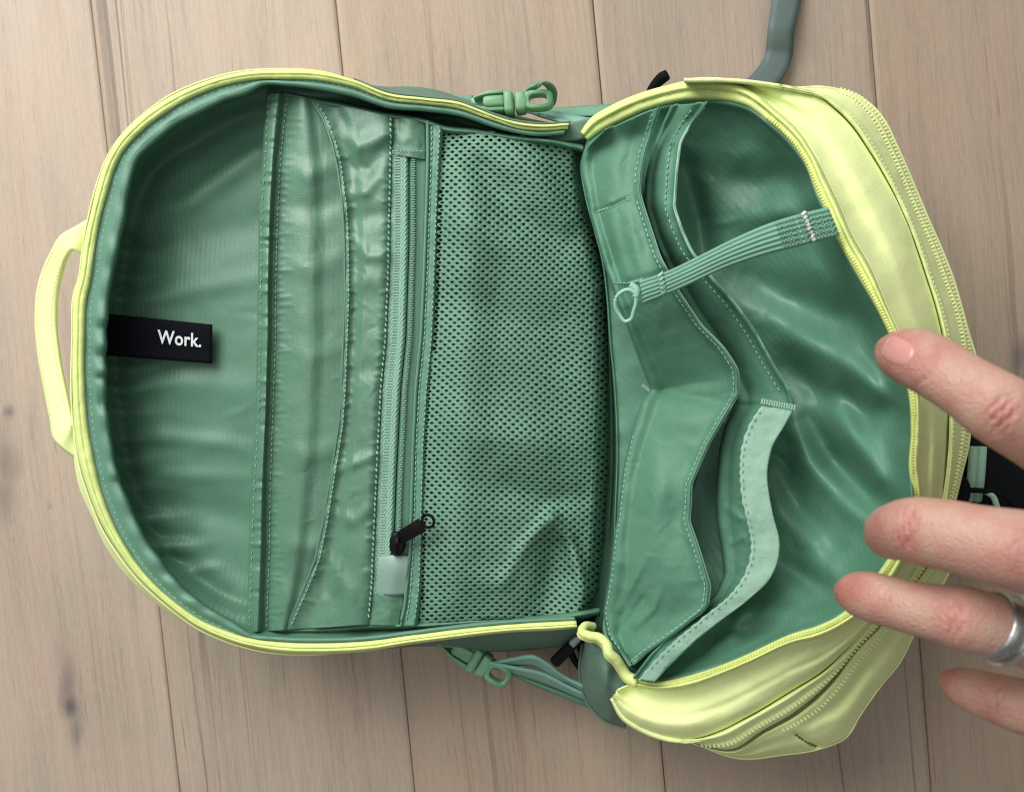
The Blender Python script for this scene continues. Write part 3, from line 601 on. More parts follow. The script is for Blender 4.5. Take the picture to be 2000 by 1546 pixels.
for j in range(-8, 152):
    for i in range(-6, 32):
        y = 240+j*PYY; x = 800+(i+.5*(j % 2))*PXX
        # gentle shear so the rows follow the leaning pocket
        X = x-(y-250)*.035+6*math.sin(y/210.)+2.5*math.sin(x/60+y/130); Y = y+(x-860)*.045+5*math.sin(x/95.)+3*math.sin(y/80+x/70)
        cells.append((x, y, X, Y))
def warp(x, y): return x-(y-250)*.035+6*np.sin(y/210.)+2.5*np.sin(x/60+y/130), y+(x-860)*.045+5*np.sin(x/95.)+3*np.sin(y/80+x/70)
hexc = np.array([(0, -PYY*4/3/2*1.0), (PXX/2, -PYY/3), (PXX/2, PYY/3), (0, PYY*2/3), (-PXX/2, PYY/3), (-PXX/2, -PYY/3)])
hexc[0] = (0, -PYY*2/3); outer = []
for k in range(6): outer += [hexc[k], (hexc[k]+hexc[(k+1) % 6])/2]
outer = np.array(outer); ang = np.arctan2(outer[:, 1], outer[:, 0]); inner = np.c_[3.25*np.cos(ang), 2.4*np.sin(ang)]
V, F = [], []; xs = np.array([c_[:2] for c_ in cells]); Wc = np.array([c_[2:] for c_ in cells]); keep = inside(Wc[:, 0], Wc[:, 1])
key = {}
def vert(x, y, dz=0.0):
    q = (round(x*20), round(y*20), dz)
    if q not in key: key[q] = len(V); V.append((x, y, dz))
    return key[q]
for (x, y), k in zip(xs, keep):
    if not k: continue
    o_ = [vert(x+a_, y+b_) for a_, b_ in outer]; s_ = 1+.14*rng.randn(); m_ = [vert(x+a_*1.12, y+b_*1.14, .0001) for a_, b_ in inner]; i_ = [vert(x+a_*s_, y+b_*s_, -.0008) for a_, b_ in inner]
    for q in range(12): r = (q+1) % 12; F.append((o_[q], o_[r], m_[r], m_[q])); F.append((m_[q], m_[r], i_[r], i_[q]))
V = np.array(V); X, Y = warp(V[:, 0], V[:, 1]); Z = mesh_z(X, Y)+V[:, 2]
F = [f[::-1] for f in F]
MP = raw('mesh_pocket', U(np.stack([X, Y, Z], -1)), F, M_mesh, BP); MP['label'] = 'mint mesh pocket with oval holes'
sm = MP.modifiers.new('solid', 'SOLIDIFY'); sm.thickness = .0005; sm.offset = -1
# solid cloth behind the mesh
gx, gy = np.meshgrid(np.linspace(0, 1, 60), np.linspace(0, 1, 120))
yy2 = 246+gy*975; x5 = np.interp(yy2, [p[1] for p in L5], [p[0] for p in L5])-6; xr = np.interp(yy2, [p[1] for p in RT], [p[0] for p in RT])+4
X = x5+gx*(xr-x5); Y = yy2+gx*np.interp(gy, [0, 1], [40, -14])
mz_ = mesh_z(X, Y); Gb = np.stack([X, Y, mz_-.0072], -1); sheet('pocket_back', Gb, M_lin, BP, .0006)
# organiser top and bottom seam allowance
ed = [(520, 183, .063), (564, 183, .066), (606, 193, .066), (672, 206, .066), (742, 221, .066), (832, 236, .066), (867, 249, .066), (935, 256, .064), (1005, 267, .064), (1075, 274, .063), (1140, 288, .06)]
G = across([spline(A(*ed)-[0, 6, .010], 160), spline(A(*ed)-[0, 2, .001], 160), spline(A(*ed)+[0, 5, .0004], 160), spline(A(*ed)+[0, 10, -.002], 160)], [0, .4, .8, 1], 14); wobble(G, 20, .0004, 3)
sheet('seam_tape', G, M_lin, BP, .0006)
ed = [(483, 1240, .061), (560, 1232, .064), (650, 1229, .064), (725, 1223, .064), (816, 1222, .0645), (935, 1214, .062), (1075, 1208, .061), (1150, 1198, .058), (1172, 1194, .054)]
G = across([spline(A(*ed)+[0, 9, -.009], 160), spline(A(*ed)+[0, 4, -.001], 160), spline(A(*ed)-[0, 3, -.0006], 160), spline(A(*ed)-[0, 9, .002], 160)], [0, .4, .8, 1], 14); wobble(G, 20, .0004, 8)
sheet('seam_tape', G, M_org, BP, .0006)

# ------------------------------------------------------------------ front half of the backpack
FO = [(1133, 258), (1152, 232), (1191, 207), (1240, 185), (1292, 169), (1344, 157), (1397, 155), (1442, 164), (1477, 183), (1519, 218), (1554, 249), (1589, 298), (1613, 347), (1638, 399), (1662, 455), (1700, 522), (1733, 600), (1770, 684), (1797, 775), (1796, 847), (1793, 906), (1801, 975), (1790, 1045), (1767, 1097), (1722, 1165), (1666, 1211), (1598, 1246), (1550, 1257), (1460, 1297), (1400, 1322), (1340, 1342), (1280, 1347), (1235, 1337)]
FI = [(1149, 274), (1172, 258), (1205, 242), (1257, 218), (1309, 202), (1362, 195), (1414, 197), (1460, 209), (1502, 239), (1537, 270), (1564, 305), (1580, 335), (1592, 370), (1613, 417), (1645, 483), (1682, 548), (1713, 600), (1752, 684), (1776, 763), (1782, 847), (1778, 906), (1782, 975), (1768, 1035), (1741, 1084), (1700, 1140), (1650, 1196), (1598, 1223), (1550, 1238), (1460, 1279), (1400, 1303), (1340, 1321), (1280, 1331), (1246, 1327)]
def fz(pts): 
    # height of the front rim along its length
    P = np.array([p[:2] for p in pts], float); d = np.r_[0, np.cumsum(np.linalg.norm(np.diff(P, axis=0), axis=1))]; d /= d[-1]
    return np.c_[P, np.interp(d, [0, .05, .12, .2, .3, .42, .52, .62, .7, .8, .9, 1], [.066, .080, .096, .110, .124, .142, .155, .155, .148, .128, .104, .080])]
fo, fi = spline(fz(FO), 420), spline(fz(FI), 420)
PT2 = [0, .08, .22, .36, .50, .56, .64, .80, .92, 1]; PZ2 = [-.005, -.0014, .0006, .0009, -.0003, -.0011, -.0010, -.0009, -.0020, -.006]
FR = BP
rim(fo, fi, BP, (PT2, PZ2), .53, .0004)
c = fo*.22+fi*.78; c[:, 2] += -.0005; teeth('zipper_teeth', c, 0, M_coil, BP, 6.0, 8, .0001, .2, .98, .0005, 4.2)
# loose wavy end of the piping at the lower hinge
wv = [(1246, 1330, .080), (1228, 1322, .078), (1214, 1302, .078), (1203, 1286, .080), (1190, 1274, .081), (1185, 1258, .079), (1170, 1244, .077), (1150, 1240, .076), (1136, 1232, .074), (1142, 1222, .071), (1160, 1222, .066)]
Wv = U(spline(A(*wv), 70)); V, F = tube_vf(Wv, np.interp(np.linspace(0, 1, 70), [0, .2, .9, 1], [.0030, .0024, .0020, .0018]), 10, 1.0); raw('piping_end', V, F, M_zip, BP)
w2 = A(*wv)-[3, -6, .004]; V, F = tube_vf(U(spline(w2, 70)), .0017, 8); raw('piping_end', V, F, M_zip, BP)

# lining bowl of the front half
HL = [(1240, 1316, .070), (1205, 1290, .066), (1178, 1240, .056), (1180, 1190, .050), (1196, 1100, .048), (1200, 1000, .048), (1204, 880, .048), (1199, 755, .05), (1190, 660, .053), (1184, 574, .056), (1176, 510, .058), (1158, 440, .058), (1140, 370, .057), (1134, 320, .056), (1142, 290, .060)]
loop = spline(np.vstack([spline(fz(FI), 150)-[0, 0, .003], A(*HL)]), 420, closed=True)
cen = np.array([1400., 800.])
zc = .056
rows = []
for s, f, dz in ((1.0, 1, -.001), (.97, .97, -.006), (.92, .86, -.010), (.8, .68, -.010), (.6, .40, -.006), (.4, .2, 0), (.2, .06, 0), (.02, 0, 0)):
    R = loop.copy(); R[:, :2] = cen+(loop[:, :2]-cen)*s; R[:, 2] = zc+(loop[:, 2]-zc)*f+dz*np.clip((loop[:, 2]-.06)/.05, 0, 1); rows.append(R)
# rolled hinge edge: an outer ring that drops away
R = loop.copy(); R[:, :2] = cen+(loop[:, :2]-cen)*1.006; R[:, 2] -= .03; 
GF = across([R]+rows, [-.05, 0, .04, .1, .25, .45, .65, .85, 1], 120)
for pts, wd, h in [
    ([(1400, 240, .3), (1460, 285, 1), (1550, 330, .7)], 55, .005), ([(1340, 330, .5), (1365, 430, 1), (1375, 500, .6)], 26, -.012),
    ([(1440, 430, .3), (1520, 415, 1), (1590, 400, .5)], 34, .007), ([(1400, 350, .3), (1480, 350, 1), (1570, 345, .6)], 30, -.004),
    ([(1440, 540, .3), (1560, 590, 1), (1650, 620, 1), (1730, 650, .4)], 40, -.010), ([(1480, 600, .2), (1580, 665, 1), (1680, 730, 1), (1765, 790, .6)], 30, .009),
    ([(1540, 720, .4), (1620, 770, 1), (1700, 810, .9), (1770, 800, .5)], 30, -.010), ([(1560, 670, .2), (1620, 750, .8), (1665, 850, 1), (1720, 930, 1), (1778, 970, .7)], 27, .010),
    ([(1575, 820, .4), (1630, 900, 1), (1700, 970, .8)], 24, -.009), ([(1552, 820, .6), (1580, 900, 1), (1640, 970, 1), (1710, 1030, .6)], 26, .008),
    ([(1530, 930, .6), (1560, 990, 1), (1620, 1070, .7)], 26, -.006), ([(1535, 1000, .5), (1590, 1060, 1), (1640, 1140, .7)], 30, .007),
    ([(1530, 1100, .7), (1590, 1140, 1), (1650, 1180, .3)], 24, -.007), ([(1480, 1190, .5), (1560, 1200, 1), (1640, 1195, .6)], 18, .004), ([(1440, 1230, .6), (1500, 1235, 1), (1560, 1230, .4)], 18, -.004),
    ([(1690, 700, .3), (1740, 760, 1), (1765, 840, .6)], 22, -.005), ([(1400, 1260, .6), (1430, 1240, 1), (1450, 1200, .6)], 16, .004)]:
    fold(GF, pts, wd, h)
crinkle(GF, 34, 10, 120, 8, .0010, .7, .5); wobble(GF, 70, .0010, 83)
FL = sheet('front_lining', GF, M_front, BP, .0008, closed=True)

# pocket one
P1L = [(1176, 258, .080), (1140, 292, .066), (1134, 320, .062), (1136, 345, .062), (1144, 375, .063), (1154, 427, .064), (1168, 476, .065), (1184, 529, .064), (1205, 590, .062), (1225, 640, .061), (1245, 695, .060), (1268, 755, .0605), (1270, 764, .061), (1252, 785, .062), (1233, 845, .062), (1216, 920, .061), (1206, 1010, .060), (1199, 1045, .060), (1191, 1120, .060), (1178, 1195, .060), (1185, 1240, .064), (1232, 1300, .078)]
P1R = [(1290, 208, .098), (1275, 253, .089), (1261, 295, .0865), (1252, 337, .0865), (1250, 375, .087), (1254, 392, .087), (1271, 445, .086), (1289, 501, .0855), (1325, 568, .085), (1370, 635, .087), (1415, 680, .090), (1442, 722, .0925), (1444, 767, .0935), (1424, 800, .093), (1385, 866, .091), (1351, 944, .088), (1349, 995, .087), (1346, 1015, .087), (1364, 1066, .089), (1388, 1144, .092), (1382, 1186, .092), (1358, 1204, .090), (1316, 1236, .087), (1268, 1269, .085), (1236, 1296, .082)]
n1 = 300; a, b = by_y(A(*P1L), n1), by_y(A(*P1R), n1)
HY, HA = [258, 400, 520, 640, 764, 800, 960, 1100, 1200, 1300], [0, .010, .025, .016, 0, .0006, .008, .010, .004, 0]
a[:, 2] += np.interp(a[:, 1], HY, HA)*np.interp(a[:, 1], [520, 600], [.45, 1]); b[:, 2] += np.interp(b[:, 1], HY, HA)*.75
bul = np.interp(a[:, 1], [258, 350, 520, 700, 764, 800, 1000, 1150, 1300], [.003, .006, .006, .004, .001, .004, .007, .006, .001])[:, None]*A([0, 0, 1])
G = across([a+[1, 0, -.014], a, a*.8+b*.2+bul*.8, a*.45+b*.55+bul, a*.14+b*.86+bul*.3, b-[1, 0, -.0004], b-[2, 0, .0018]], [-.05, 0, .2, .55, .86, .985, 1], 90)
for pts, wd, h in [([(1272, 764, .6), (1340, 772, 1), (1430, 790, .5)], 12, -.0022), ([(1250, 800, .3), (1330, 820, 1), (1390, 820, .4)], 26, .002), ([(1190, 400, .5), (1200, 460, 1), (1225, 540, .7)], 12, .0016), ([(1225, 390, .9), (1190, 405, 1), (1160, 415, .4)], 5, -.0014), ([(1180, 430, .4), (1200, 520, 1)], 8, -.0012), ([(1230, 420, .6), (1245, 500, 1), (1250, 540, .5)], 14, .0018), ([(1190, 300, .5), (1200, 350, 1), (1195, 390, .5)], 16, .0016), ([(1240, 260, .8), (1225, 330, 1)], 12, -.0012), ([(1270, 860, .4), (1285, 960, 1), (1270, 1060, .4)], 22, .0018), ([(1210, 1190, .6), (1240, 1130, 1), (1260, 1090, .3)], 9, .0018), ([(1240, 1220, .6), (1275, 1190, 1), (1290, 1150, .3)], 9, .0020), ([(1225, 1220, .6), (1255, 1170, 1)], 8, -.0016), ([(1260, 560, .3), (1310, 640, 1), (1380, 720, .5)], 34, -.002)]: fold(G, pts, wd, h)
crinkle(G, 50, 8, 60, 4, .0005); wobble(G, 55, .0007, 91)
K1 = sheet('pen_pocket', G, M_pock, BP, .0008); G1 = G
hem = b-[11, 0, 0]; hem[:, 2] = zat(G, hem); cut = np.searchsorted(hem[:, 1], 382)
dashes('stitching', hem[4:cut-3], M_thr, K1, 8, 4, 2.4, .0005); dashes('stitching', hem[cut+3:], M_thr, K1, 8, 3, 2.2, .0005)
tube('hem_edge', (b-[1, 0, -.0003])[2:-2:4], .0007, M_thr, K1, 8, n=140)
def bartack(p, q, wd=9, par=K1, mat=M_thr, k=9):
    p, q = np.array(p), np.array(q); out = []
    P = np.linspace(p, q, k); W = U(P); t = U(q[None])[0]-U(p[None])[0]; L_ = np.linalg.norm(t); t /= L_; s = np.cross([0, 0, 1], t); s /= np.linalg.norm(s); u = np.cross(t, s)
    for x in W: out.append(box8(x, t, s, u, L_/k*.9, wd*.00022, .0008))
    return pile('bartack', out, mat, par)
bartack((1226, 389, zat(G, [(1226, 389)])[0]+.0004), (1250, 378, .0878), 10)
bartack((1233, 552, zat(G, [(1233, 552)])[0]), (1256, 545, zat(G, [(1256, 545)])[0]), 7)
bartack((1255, 752, .0625), (1272, 766, .063), 9)
st = spline(A([1226, 390, 0], [1195, 404, 0], [1160, 416, 0]), 30); st[:, 2] = zat(G, st); dashes('stitching', st, M_thr, K1, 4, 3, 2, .0004)
st = spline(A([1198, 552, 0], [1222, 553, 0], [1250, 548, 0]), 20); st[:, 2] = zat(G, st); dashes('stitching', st, M_thr, K1, 4, 3, 2, .0004)
# seam along the pocket foot
st = a[170:]+[5, 0, 0]; st[:, 2] = zat(G, st); dashes('stitching', st[:-8], M_thr, K1, 6, 5, 2.4, .0005)

# pocket two
P2R = [(1383, 200, .108), (1355, 235, .098), (1330, 277, .095), (1323, 330, .095), (1318, 406, .095), (1334, 452, .094), (1351, 490, .0935), (1395, 548, .0935), (1439, 596, .095), (1478, 653, .097), (1511, 713, .099), (1544, 767, .102), (1551, 797, .103), (1532, 830, .1035), (1508, 872, .104), (1498, 920, .104), (1504, 980, .104), (1514, 1024, .104), (1520, 1045, .104), (1519, 1090, .1035), (1505, 1126, .103), (1460, 1171, .1015), (1400, 1216, .099), (1355, 1252, .096), (1322, 1285, .094), (1277, 1328, .089)]
P2L = [(1310, 206, .085), (1290, 250, .074), (1270, 300, .068), (1260, 350, .066), (1258, 400, .065), (1275, 460, .063), (1300, 520, .062), (1340, 600, .062), (1380, 660, .063), (1415, 720, .066), (1436, 770, .072), (1437, 790, .076), (1415, 830, .074), (1405, 875, .072), (1400, 935, .071), (1398, 980, .071), (1400, 1022, .072), (1408, 1066, .073), (1414, 1120, .075), (1398, 1160, .078), (1350, 1200, .080), (1310, 1236, .080), (1270, 1275, .080), (1236, 1322, .078)]
a, b = by_y(A(*P2L), n1), by_y(A(*P2R), n1); b[:, 2] += np.interp(b[:, 1], [200, 400, 500, 760, 800], [0, .005, .010, .001, 0]); a[:, 2] += np.interp(a[:, 1], [200, 400, 500, 760, 800], [0, .003, .006, .001, 0])
G = across([a+[4, 0, -.016], a, a*.75+b*.25+[0, 0, .004], a*.4+b*.6+[0, 0, .0045], b*.9+a*.1+[0, 0, .0008], b-[1, 0, -.0004], b-[2, 0, .0018]], [-.08, 0, .25, .6, .9, .985, 1], 70)
for pts, wd, h in [([(1300, 300, .5), (1290, 380, 1), (1310, 470, .6)], 12, .0025), ([(1340, 260, .7), (1310, 300, 1)], 9, -.0016), ([(1440, 790, 1), (1490, 792, .6)], 6, -.0018), ([(1420, 990, .5), (1445, 1010, 1)], 8, .0016), ([(1430, 1060, .5), (1450, 1050, 1)], 7, .0016)]: fold(G, pts, wd, h)
for k in range(26):
    y = 810+k*15+rng.rand()*6; xs_ = np.interp(y, [791, 824, 875, 920, 980, 1022, 1066, 1120, 1156, 1207], [1487, 1466, 1448, 1445, 1450, 1460, 1467, 1454, 1430, 1370]); fold(G, [(xs_, y, 1), (xs_-16, y+2, 0)], 4.5, -.0012*rng.rand())
crinkle(G, 34, 9, 50, 4, .0005); wobble(G, 45, .0006, 101)
K2 = sheet('slot_pocket', G, M_pock, BP, .0008); G2 = G
hem = b-[20, 0, 0]; hem[:, 2] = zat(G, hem); cut = np.searchsorted(hem[:, 1], 780)
dashes('stitching', hem[4:cut-2], M_thr, K2, 8, 4, 2.2, .0005)
tube('hem_edge', (b-[1, 0, -.0003])[2:cut:4], .0007, M_thr, K2, 8, n=90)
# pale soft tape along the lower lip
TL = [(1489, 790), (1466, 824), (1448, 875), (1445, 920), (1450, 980), (1460, 1022), (1467, 1066), (1454, 1120), (1430, 1156), (1370, 1207), (1310, 1258), (1274, 1294), (1248, 1326)]
TR = [(1552, 796), (1533, 830), (1509, 872), (1499, 920), (1505, 980), (1515, 1024), (1521, 1045), (1520, 1090), (1506, 1126), (1461, 1171), (1401, 1216), (1356, 1252), (1323, 1285), (1278, 1331)]
a, b = spline(withz(TL, [(0, .1045), (.3, .105), (.6, .1045), (1, .0890)]), 160), spline(withz(TR, [(0, .106), (.3, .1075), (.6, .1065), (1, .0905)]), 160)
G = across([a-[0, 0, .002], a, b, b-[0, 0, .0015]], [0, .06, .94, 1], 22, False)
r_ = np.sin(np.linspace(0, 1, 160)*math.pi*2*34+2*np.sin(np.linspace(0, 30, 160))); G[:5, :, 0] += r_*1.5*np.linspace(1, 0, 5)[:, None]; wobble(G, 40, .0006, 111)
PT_ = sheet('soft_tape', G, M_pale, K2, .0012)
T_ = (a+[5, 0, 0])[4:-4]; T_[:, 2] = zat(G, T_); dashes('stitching', T_, M_thr, K2, 6, 9, 2.0, .0004)
bartack((1488, 784, .1045), (1551, 796, .1062), 12, K2, M_pale, 14)
# key strap
e1 = A([1618, 404, .137], [1561, 418, .134], [1502, 436, .131], [1432, 466, .127], [1362, 501, .122], [1296, 532, .115], [1248, 548, .108])
e2 = A([1640, 460, .138], [1564, 480, .133], [1484, 501, .129], [1414, 525, .125], [1344, 557, .120], [1296, 578, .113], [1256, 594, .107])
KS, Gk = strap('key_strap', e1, e2, M_key, BP, 120, .0014, .0012, 5, 6)
for f in (.13,):
    k = int(f*120); P = Gk[:, k].copy(); P[:, 2] += .0004; dashes('stitching', spline(P, 40), M_thr_g, KS, 6, 1.5, 9, .0007, slant=.6)
k = 106; P = Gk[:, k].copy(); P[:, 2] += .0004; dashes('stitching', spline(P, 40), M_thr, KS, 6, 2, 12, .0007, slant=.6)
# cross ribs of the doubled webbing near the anchor
for f in np.linspace(.01, .27, 16):
    k = int(f*120); P = Gk[2:-2, k].copy(); P[:, 2] += .0001; dashes('webbing_rib', spline(P, 24), M_key, KS, 5, 4, 3, .0004)
rp = [(1203, 583), (1212, 572), (1226, 567), (1238, 573), (1242, 588), (1238, 606), (1231, 624), (1222, 627), (1212, 616), (1203, 600)]
Wr = U(spline(withz(rp, .107), 60, closed=True)); Wr[:, 2] += .002*np.sin(np.linspace(0, 2*math.pi, 60)); V, F = tube_vf(Wr, .00085, 10); raw('key_loop', V, F, M_ringp, BP)
tq = A([1232, 556, .1082], [1243, 566, .1086], [1242, 580, .1082]); tube('loop_neck', tq, .0016, M_ringp, BP, 8, n=16)

# outer shell: upper right, with the pocket-zip band
Z0 = fz(FO); 
r0 = [[x, y, z-.005] for x, y, z in Z0.tolist() if x > 1330 and y < 980]
R1 = withz([(1335, 157), (1436, 158), (1492, 164), (1561, 177), (1597, 188), (1629, 213), (1662, 246), (1694, 291), (1726, 343), (1752, 391), (1775, 443), (1791, 488), (1810, 546), (1827, 600), (1842, 667), (1852, 760), (1853, 850), (1850, 910), (1842, 985)], [(0, .104), (.25, .106), (.6, .106), (1, .110)])
R2 = withz([(1340, 159), (1450, 161), (1566, 174), (1626, 176), (1668, 188), (1710, 229), (1733, 271), (1755, 320), (1781, 385), (1807, 443), (1830, 495), (1852, 553), (1869, 600), (1884, 660), (1886, 760), (1882, 850), (1872, 910), (1852, 990)], [(0, .095), (.25, .092), (.6, .090), (1, .09)])
R3 = withz([(1345, 160), (1460, 163), (1567, 173), (1597, 171), (1636, 176), (1675, 189), (1707, 212), (1730, 242), (1746, 275), (1765, 317), (1791, 378), (1810, 423), (1836, 482), (1859, 540), (1877, 600), (1891, 652), (1903, 692), (1897, 790), (1888, 880), (1878, 920), (1860, 995)], [(0, .085), (.25, .076), (.6, .072), (1, .07)])
nn = 240; s0, s1, s2, s3 = [spline(A(*r) if isinstance(r, list) else r, nn) for r in (r0, R1, R2, R3)]
G = across([s0, s0*.8+s1*.2-[0, 0, .0025], s0*.45+s1*.55-[0, 0, .0005], s1-[0, 0, .0005]], [0, .15, .55, 1], 60)
for pts, wd, h in [([(1560, 270, .3), (1624, 322, .8), (1690, 372, 1), (1776, 452, .5)], 26, .0030), ([(1600, 340, .4), (1650, 420, 1), (1700, 480, .8)], 40, -.003), ([(1720, 500, .4), (1775, 620, 1), (1822, 720, .8)], 20, .003), ([(1815, 780, .4), (1828, 870, 1), (1822, 970, .8)], 11, .006), ([(1846, 760, .6), (1852, 860, 1), (1846, 960, .8)], 9, -.006)]: fold(G, pts, wd, h)
crinkle(G, 12, 11, 90, 6, .0004); wobble(G, 80, .0007, 121)
sheet('front_gusset', G, M_yel, BP, .0009)
G = across([s1-[0, 0, .003], s1*.95+s2*.05+[0, 0, .0004], s1*.5+s2*.5+[0, 0, .0024], s2-[0, 0, .0006], s2*.85+s3*.15+[0, 0, .0004], s3-[0, 0, .002]], [0, .04, .4, .75, .8, 1], 40); wobble(G, 40, .0006, 131)
s3w = U(s3); s3d = s3w.copy(); s3d[:, :2] = bp_c[:2]+(s3w[:, :2]-bp_c[:2])*.97; s3d[:, 2] = .005
sheet('front_zip_band', G, M_yel, BP, .0009)
sheet('front_face', across([U(s3-[0, 0, .0015]), (s3w+s3d)/2+[0.002, 0, 0], s3d], [0, .5, 1], 14), M_yel, BP, .0009, world=True)
st = s2.copy(); st[:, 2] += .0002; V, F = tube_vf(U(st[60:]), .00035, 6); raw('zip_gap', V, F, M_thr_y, BP)
for k in (-1, 1):
    T_ = s2+(s1-s2)*(.16 if k < 0 else 0)+(s3-s2)*(.30 if k > 0 else 0); T_ = T_[60:]; T_[:, 2] = zat(G, T_); dashes('zipper_teeth', T_, M_yel, BP, 4, 3.4, 14, .00025, .0001)
T_ = s1*.72+s2*.28; T_ = T_[70:]; T_[:, 2] = zat(G, T_); dashes('stitching', T_, M_thr_y, BP, 5, 4, 2, .0004)

# outer shell: lower part hanging in folds
r0 = [[x, y, z-.005] for x, y, z in Z0.tolist() if y > 970]+[[1208, 1348, .079]]
R1 = withz([(1842, 980), (1828, 1050), (1795, 1100), (1750, 1165), (1700, 1218), (1679, 1244), (1615, 1305), (1550, 1346), (1460, 1399), (1400, 1429), (1328, 1446), (1255, 1428), (1214, 1400), (1194, 1362)], [(0, .115), (.3, .112), (.6, .096), (.85, .077), (1, .077)])
R2 = withz([(1852, 985), (1845, 1050), (1809, 1107), (1765, 1165), (1718, 1220), (1679, 1259), (1614, 1340), (1550, 1394), (1490, 1428), (1430, 1464), (1375, 1455), (1300, 1425), (1245, 1400), (1206, 1368)], [(0, .100), (.3, .104), (.6, .088), (.75, .074), (.85, .058), (1, .058)])
R3 = withz([(1862, 990), (1866, 1080), (1838, 1145), (1783, 1239), (1757, 1291), (1721, 1336), (1679, 1395), (1653, 1437), (1602, 1460), (1530, 1472), (1440, 1479), (1390, 1464), (1320, 1420), (1260, 1395), (1212, 1366)], [(0, .080), (.3, .082), (.6, .072), (.75, .060), (.85, .046), (1, .046)])
s0, s1, s2, s3 = [spline(A(*r) if isinstance(r, list) else r, nn) for r in (r0, R1, R2, R3)]
G = across([s0, s0*.85+s1*.15-[0, 0, .002], s0*.5+s1*.5-[0, 0, .0006], s0*.12+s1*.88+[0, 0, .0003], s1-[0, 0, .003]], [0, .12, .5, .93, 1], 70)
for pts, wd, h in [([(1240, 1372, .4), (1320, 1392, 1), (1440, 1370, .8), (1560, 1310, .5)], 40, .0016), ([(1380, 1405, .4), (1480, 1360, 1), (1600, 1292, .8)], 14, -.003), ([(1690, 1190, .6), (1740, 1130, 1), (1790, 1060, .8)], 9, -.004)]: fold(G, pts, wd, h)
crinkle(G, 14, 12, 90, 6, .0005, -.6, .5); wobble(G, 70, .0008, 141); sheet('front_gusset', G, M_yel, BP, .0009); 
T_ = s0*.06+s1*.94; 
G = across([s1-[0, 0, .0045], s1*.93+s2*.07-[0, 0, .0004], s1*.5+s2*.5+[0, 0, .0018], s2*.94+s1*.06-[0, 0, .0002], s2-[0, 0, .0025]], [0, .08, .5, .94, 1], 30); wobble(G, 40, .0005, 151)
sheet('front_zip_band', G, M_yel, BP, .0009); T_ = s2*.62+s1*.38; T_ = T_[10:190]; T_[:, 2] = zat(G, T_); dashes('zipper_teeth', T_, M_yel, BP, 4.5, 3.6, 12, .0002, .0001)
G = across([s2-[0, 0, .0040], s2*.95+s3*.05-[0, 0, .0006], s2*.75+s3*.25+[0, 0, .0012], s2*.5+s3*.5-[0, 0, .0005], s2*.25+s3*.75+[0, 0, .001], s3-[0, 0, .003]], [0, .06, .25, .5, .75, 1], 50)
for pts, wd, h in [([(1553, 1432, 1), (1572, 1444, 1), (1597, 1457, 1)], 5, -.003), ([(1580, 1410, .5), (1640, 1370, 1), (1690, 1310, .8)], 12, -.003), ([(1500, 1450, .4), (1580, 1425, 1), (1640, 1400, .5)], 12, .0025)]: fold(G, pts, wd, h)
wobble(G, 50, .0008, 161)
s3w = U(s3); s3d = s3w.copy(); s3d[:, :2] = bp_c[:2]+(s3w[:, :2]-bp_c[:2])*.95; s3d[:, 2] = .005
FB = sheet('front_face', G, M_yel, BP, .0009); T_ = s2*.80+s3*.20; T_ = T_[10:150]; T_[:, 2] = zat(G, T_); dashes('zipper_teeth', T_, M_yel, BP, 4.5, 3.6, 12, .0002, .0001)
sheet('front_face', across([U(s3-[0, 0, .003]), (s3w+s3d)/2, s3d], [0, .5, 1], 12), M_yel, BP, .0009, world=True)
tube('zip_gap', (s2+[0, 0, .0003])[6:205:5], .00045, M_olive, BP, 6, n=150)
dashes('stitching', (lambda T: np.c_[T[:, :2], zat(G, T)])(spline(A([1553, 1432, 0], [1572, 1446, 0], [1597, 1457, 0]), 20)), M_olive, BP, 5, 2, 3, .0003)

# green base corner at the lower hinge
ca = spline(A([1150, 1236, .060], [1178, 1262, .072], [1190, 1282, .075], [1206, 1312, .073], [1222, 1338, .074]), 60)
cb = spline(A([1138, 1258, .045], [1133, 1318, .042], [1148, 1371, .040], [1177, 1404, .040], [1222, 1420, .042]), 60)
G = across([ca-[0, 0, .006], ca*.7+cb*.3+[0, 0, .004], ca*.4+cb*.6+[0, 0, .0045], cb], [0, .3, .65, 1], 40)
for pts, wd, h in [([(1165, 1280, .5), (1160, 1330, 1), (1180, 1385, .5)], 9, -.003), ([(1185, 1310, .5), (1180, 1350, 1), (1195, 1400, .6)], 10, .003)]: fold(G, pts, wd, h)
cbw = U(cb); cbd = cbw*[.985, .95, 0]+[0, 0, .005]
sheet('base_corner', G, M_side, BP, .0009); sheet('base_corner', across([cbw, (cbw+cbd)/2, cbd], [0, .5, 1], 8), M_side, BP, .0009, world=True)
# base panel joining the halves
G = across([spline(A([1110, 245, .055], [1128, 420, .045], [1150, 700, .042], [1140, 1000, .042], [1110, 1225, .05]), 80), spline(A([1170, 250, .05], [1180, 420, .034], [1205, 700, .032], [1200, 1000, .032], [1170, 1240, .045]), 80)-[0, 0, .008], spline(A([1230, 250, .055], [1260, 420, .04], [1290, 700, .036], [1270, 1000, .036], [1230, 1260, .05]), 80)], [0, .5, 1], 16)
sheet('base_panel', G, M_lin, BP, .001)
G = across([spline(A([1040, 246, .060], [1120, 238, .060], [1200, 215, .070]), 30), spline(A([1040, 272, .058], [1120, 275, .058], [1200, 250, .068]), 30)], [0, 1], 8); sheet('base_panel', G, M_side, BP, .001)

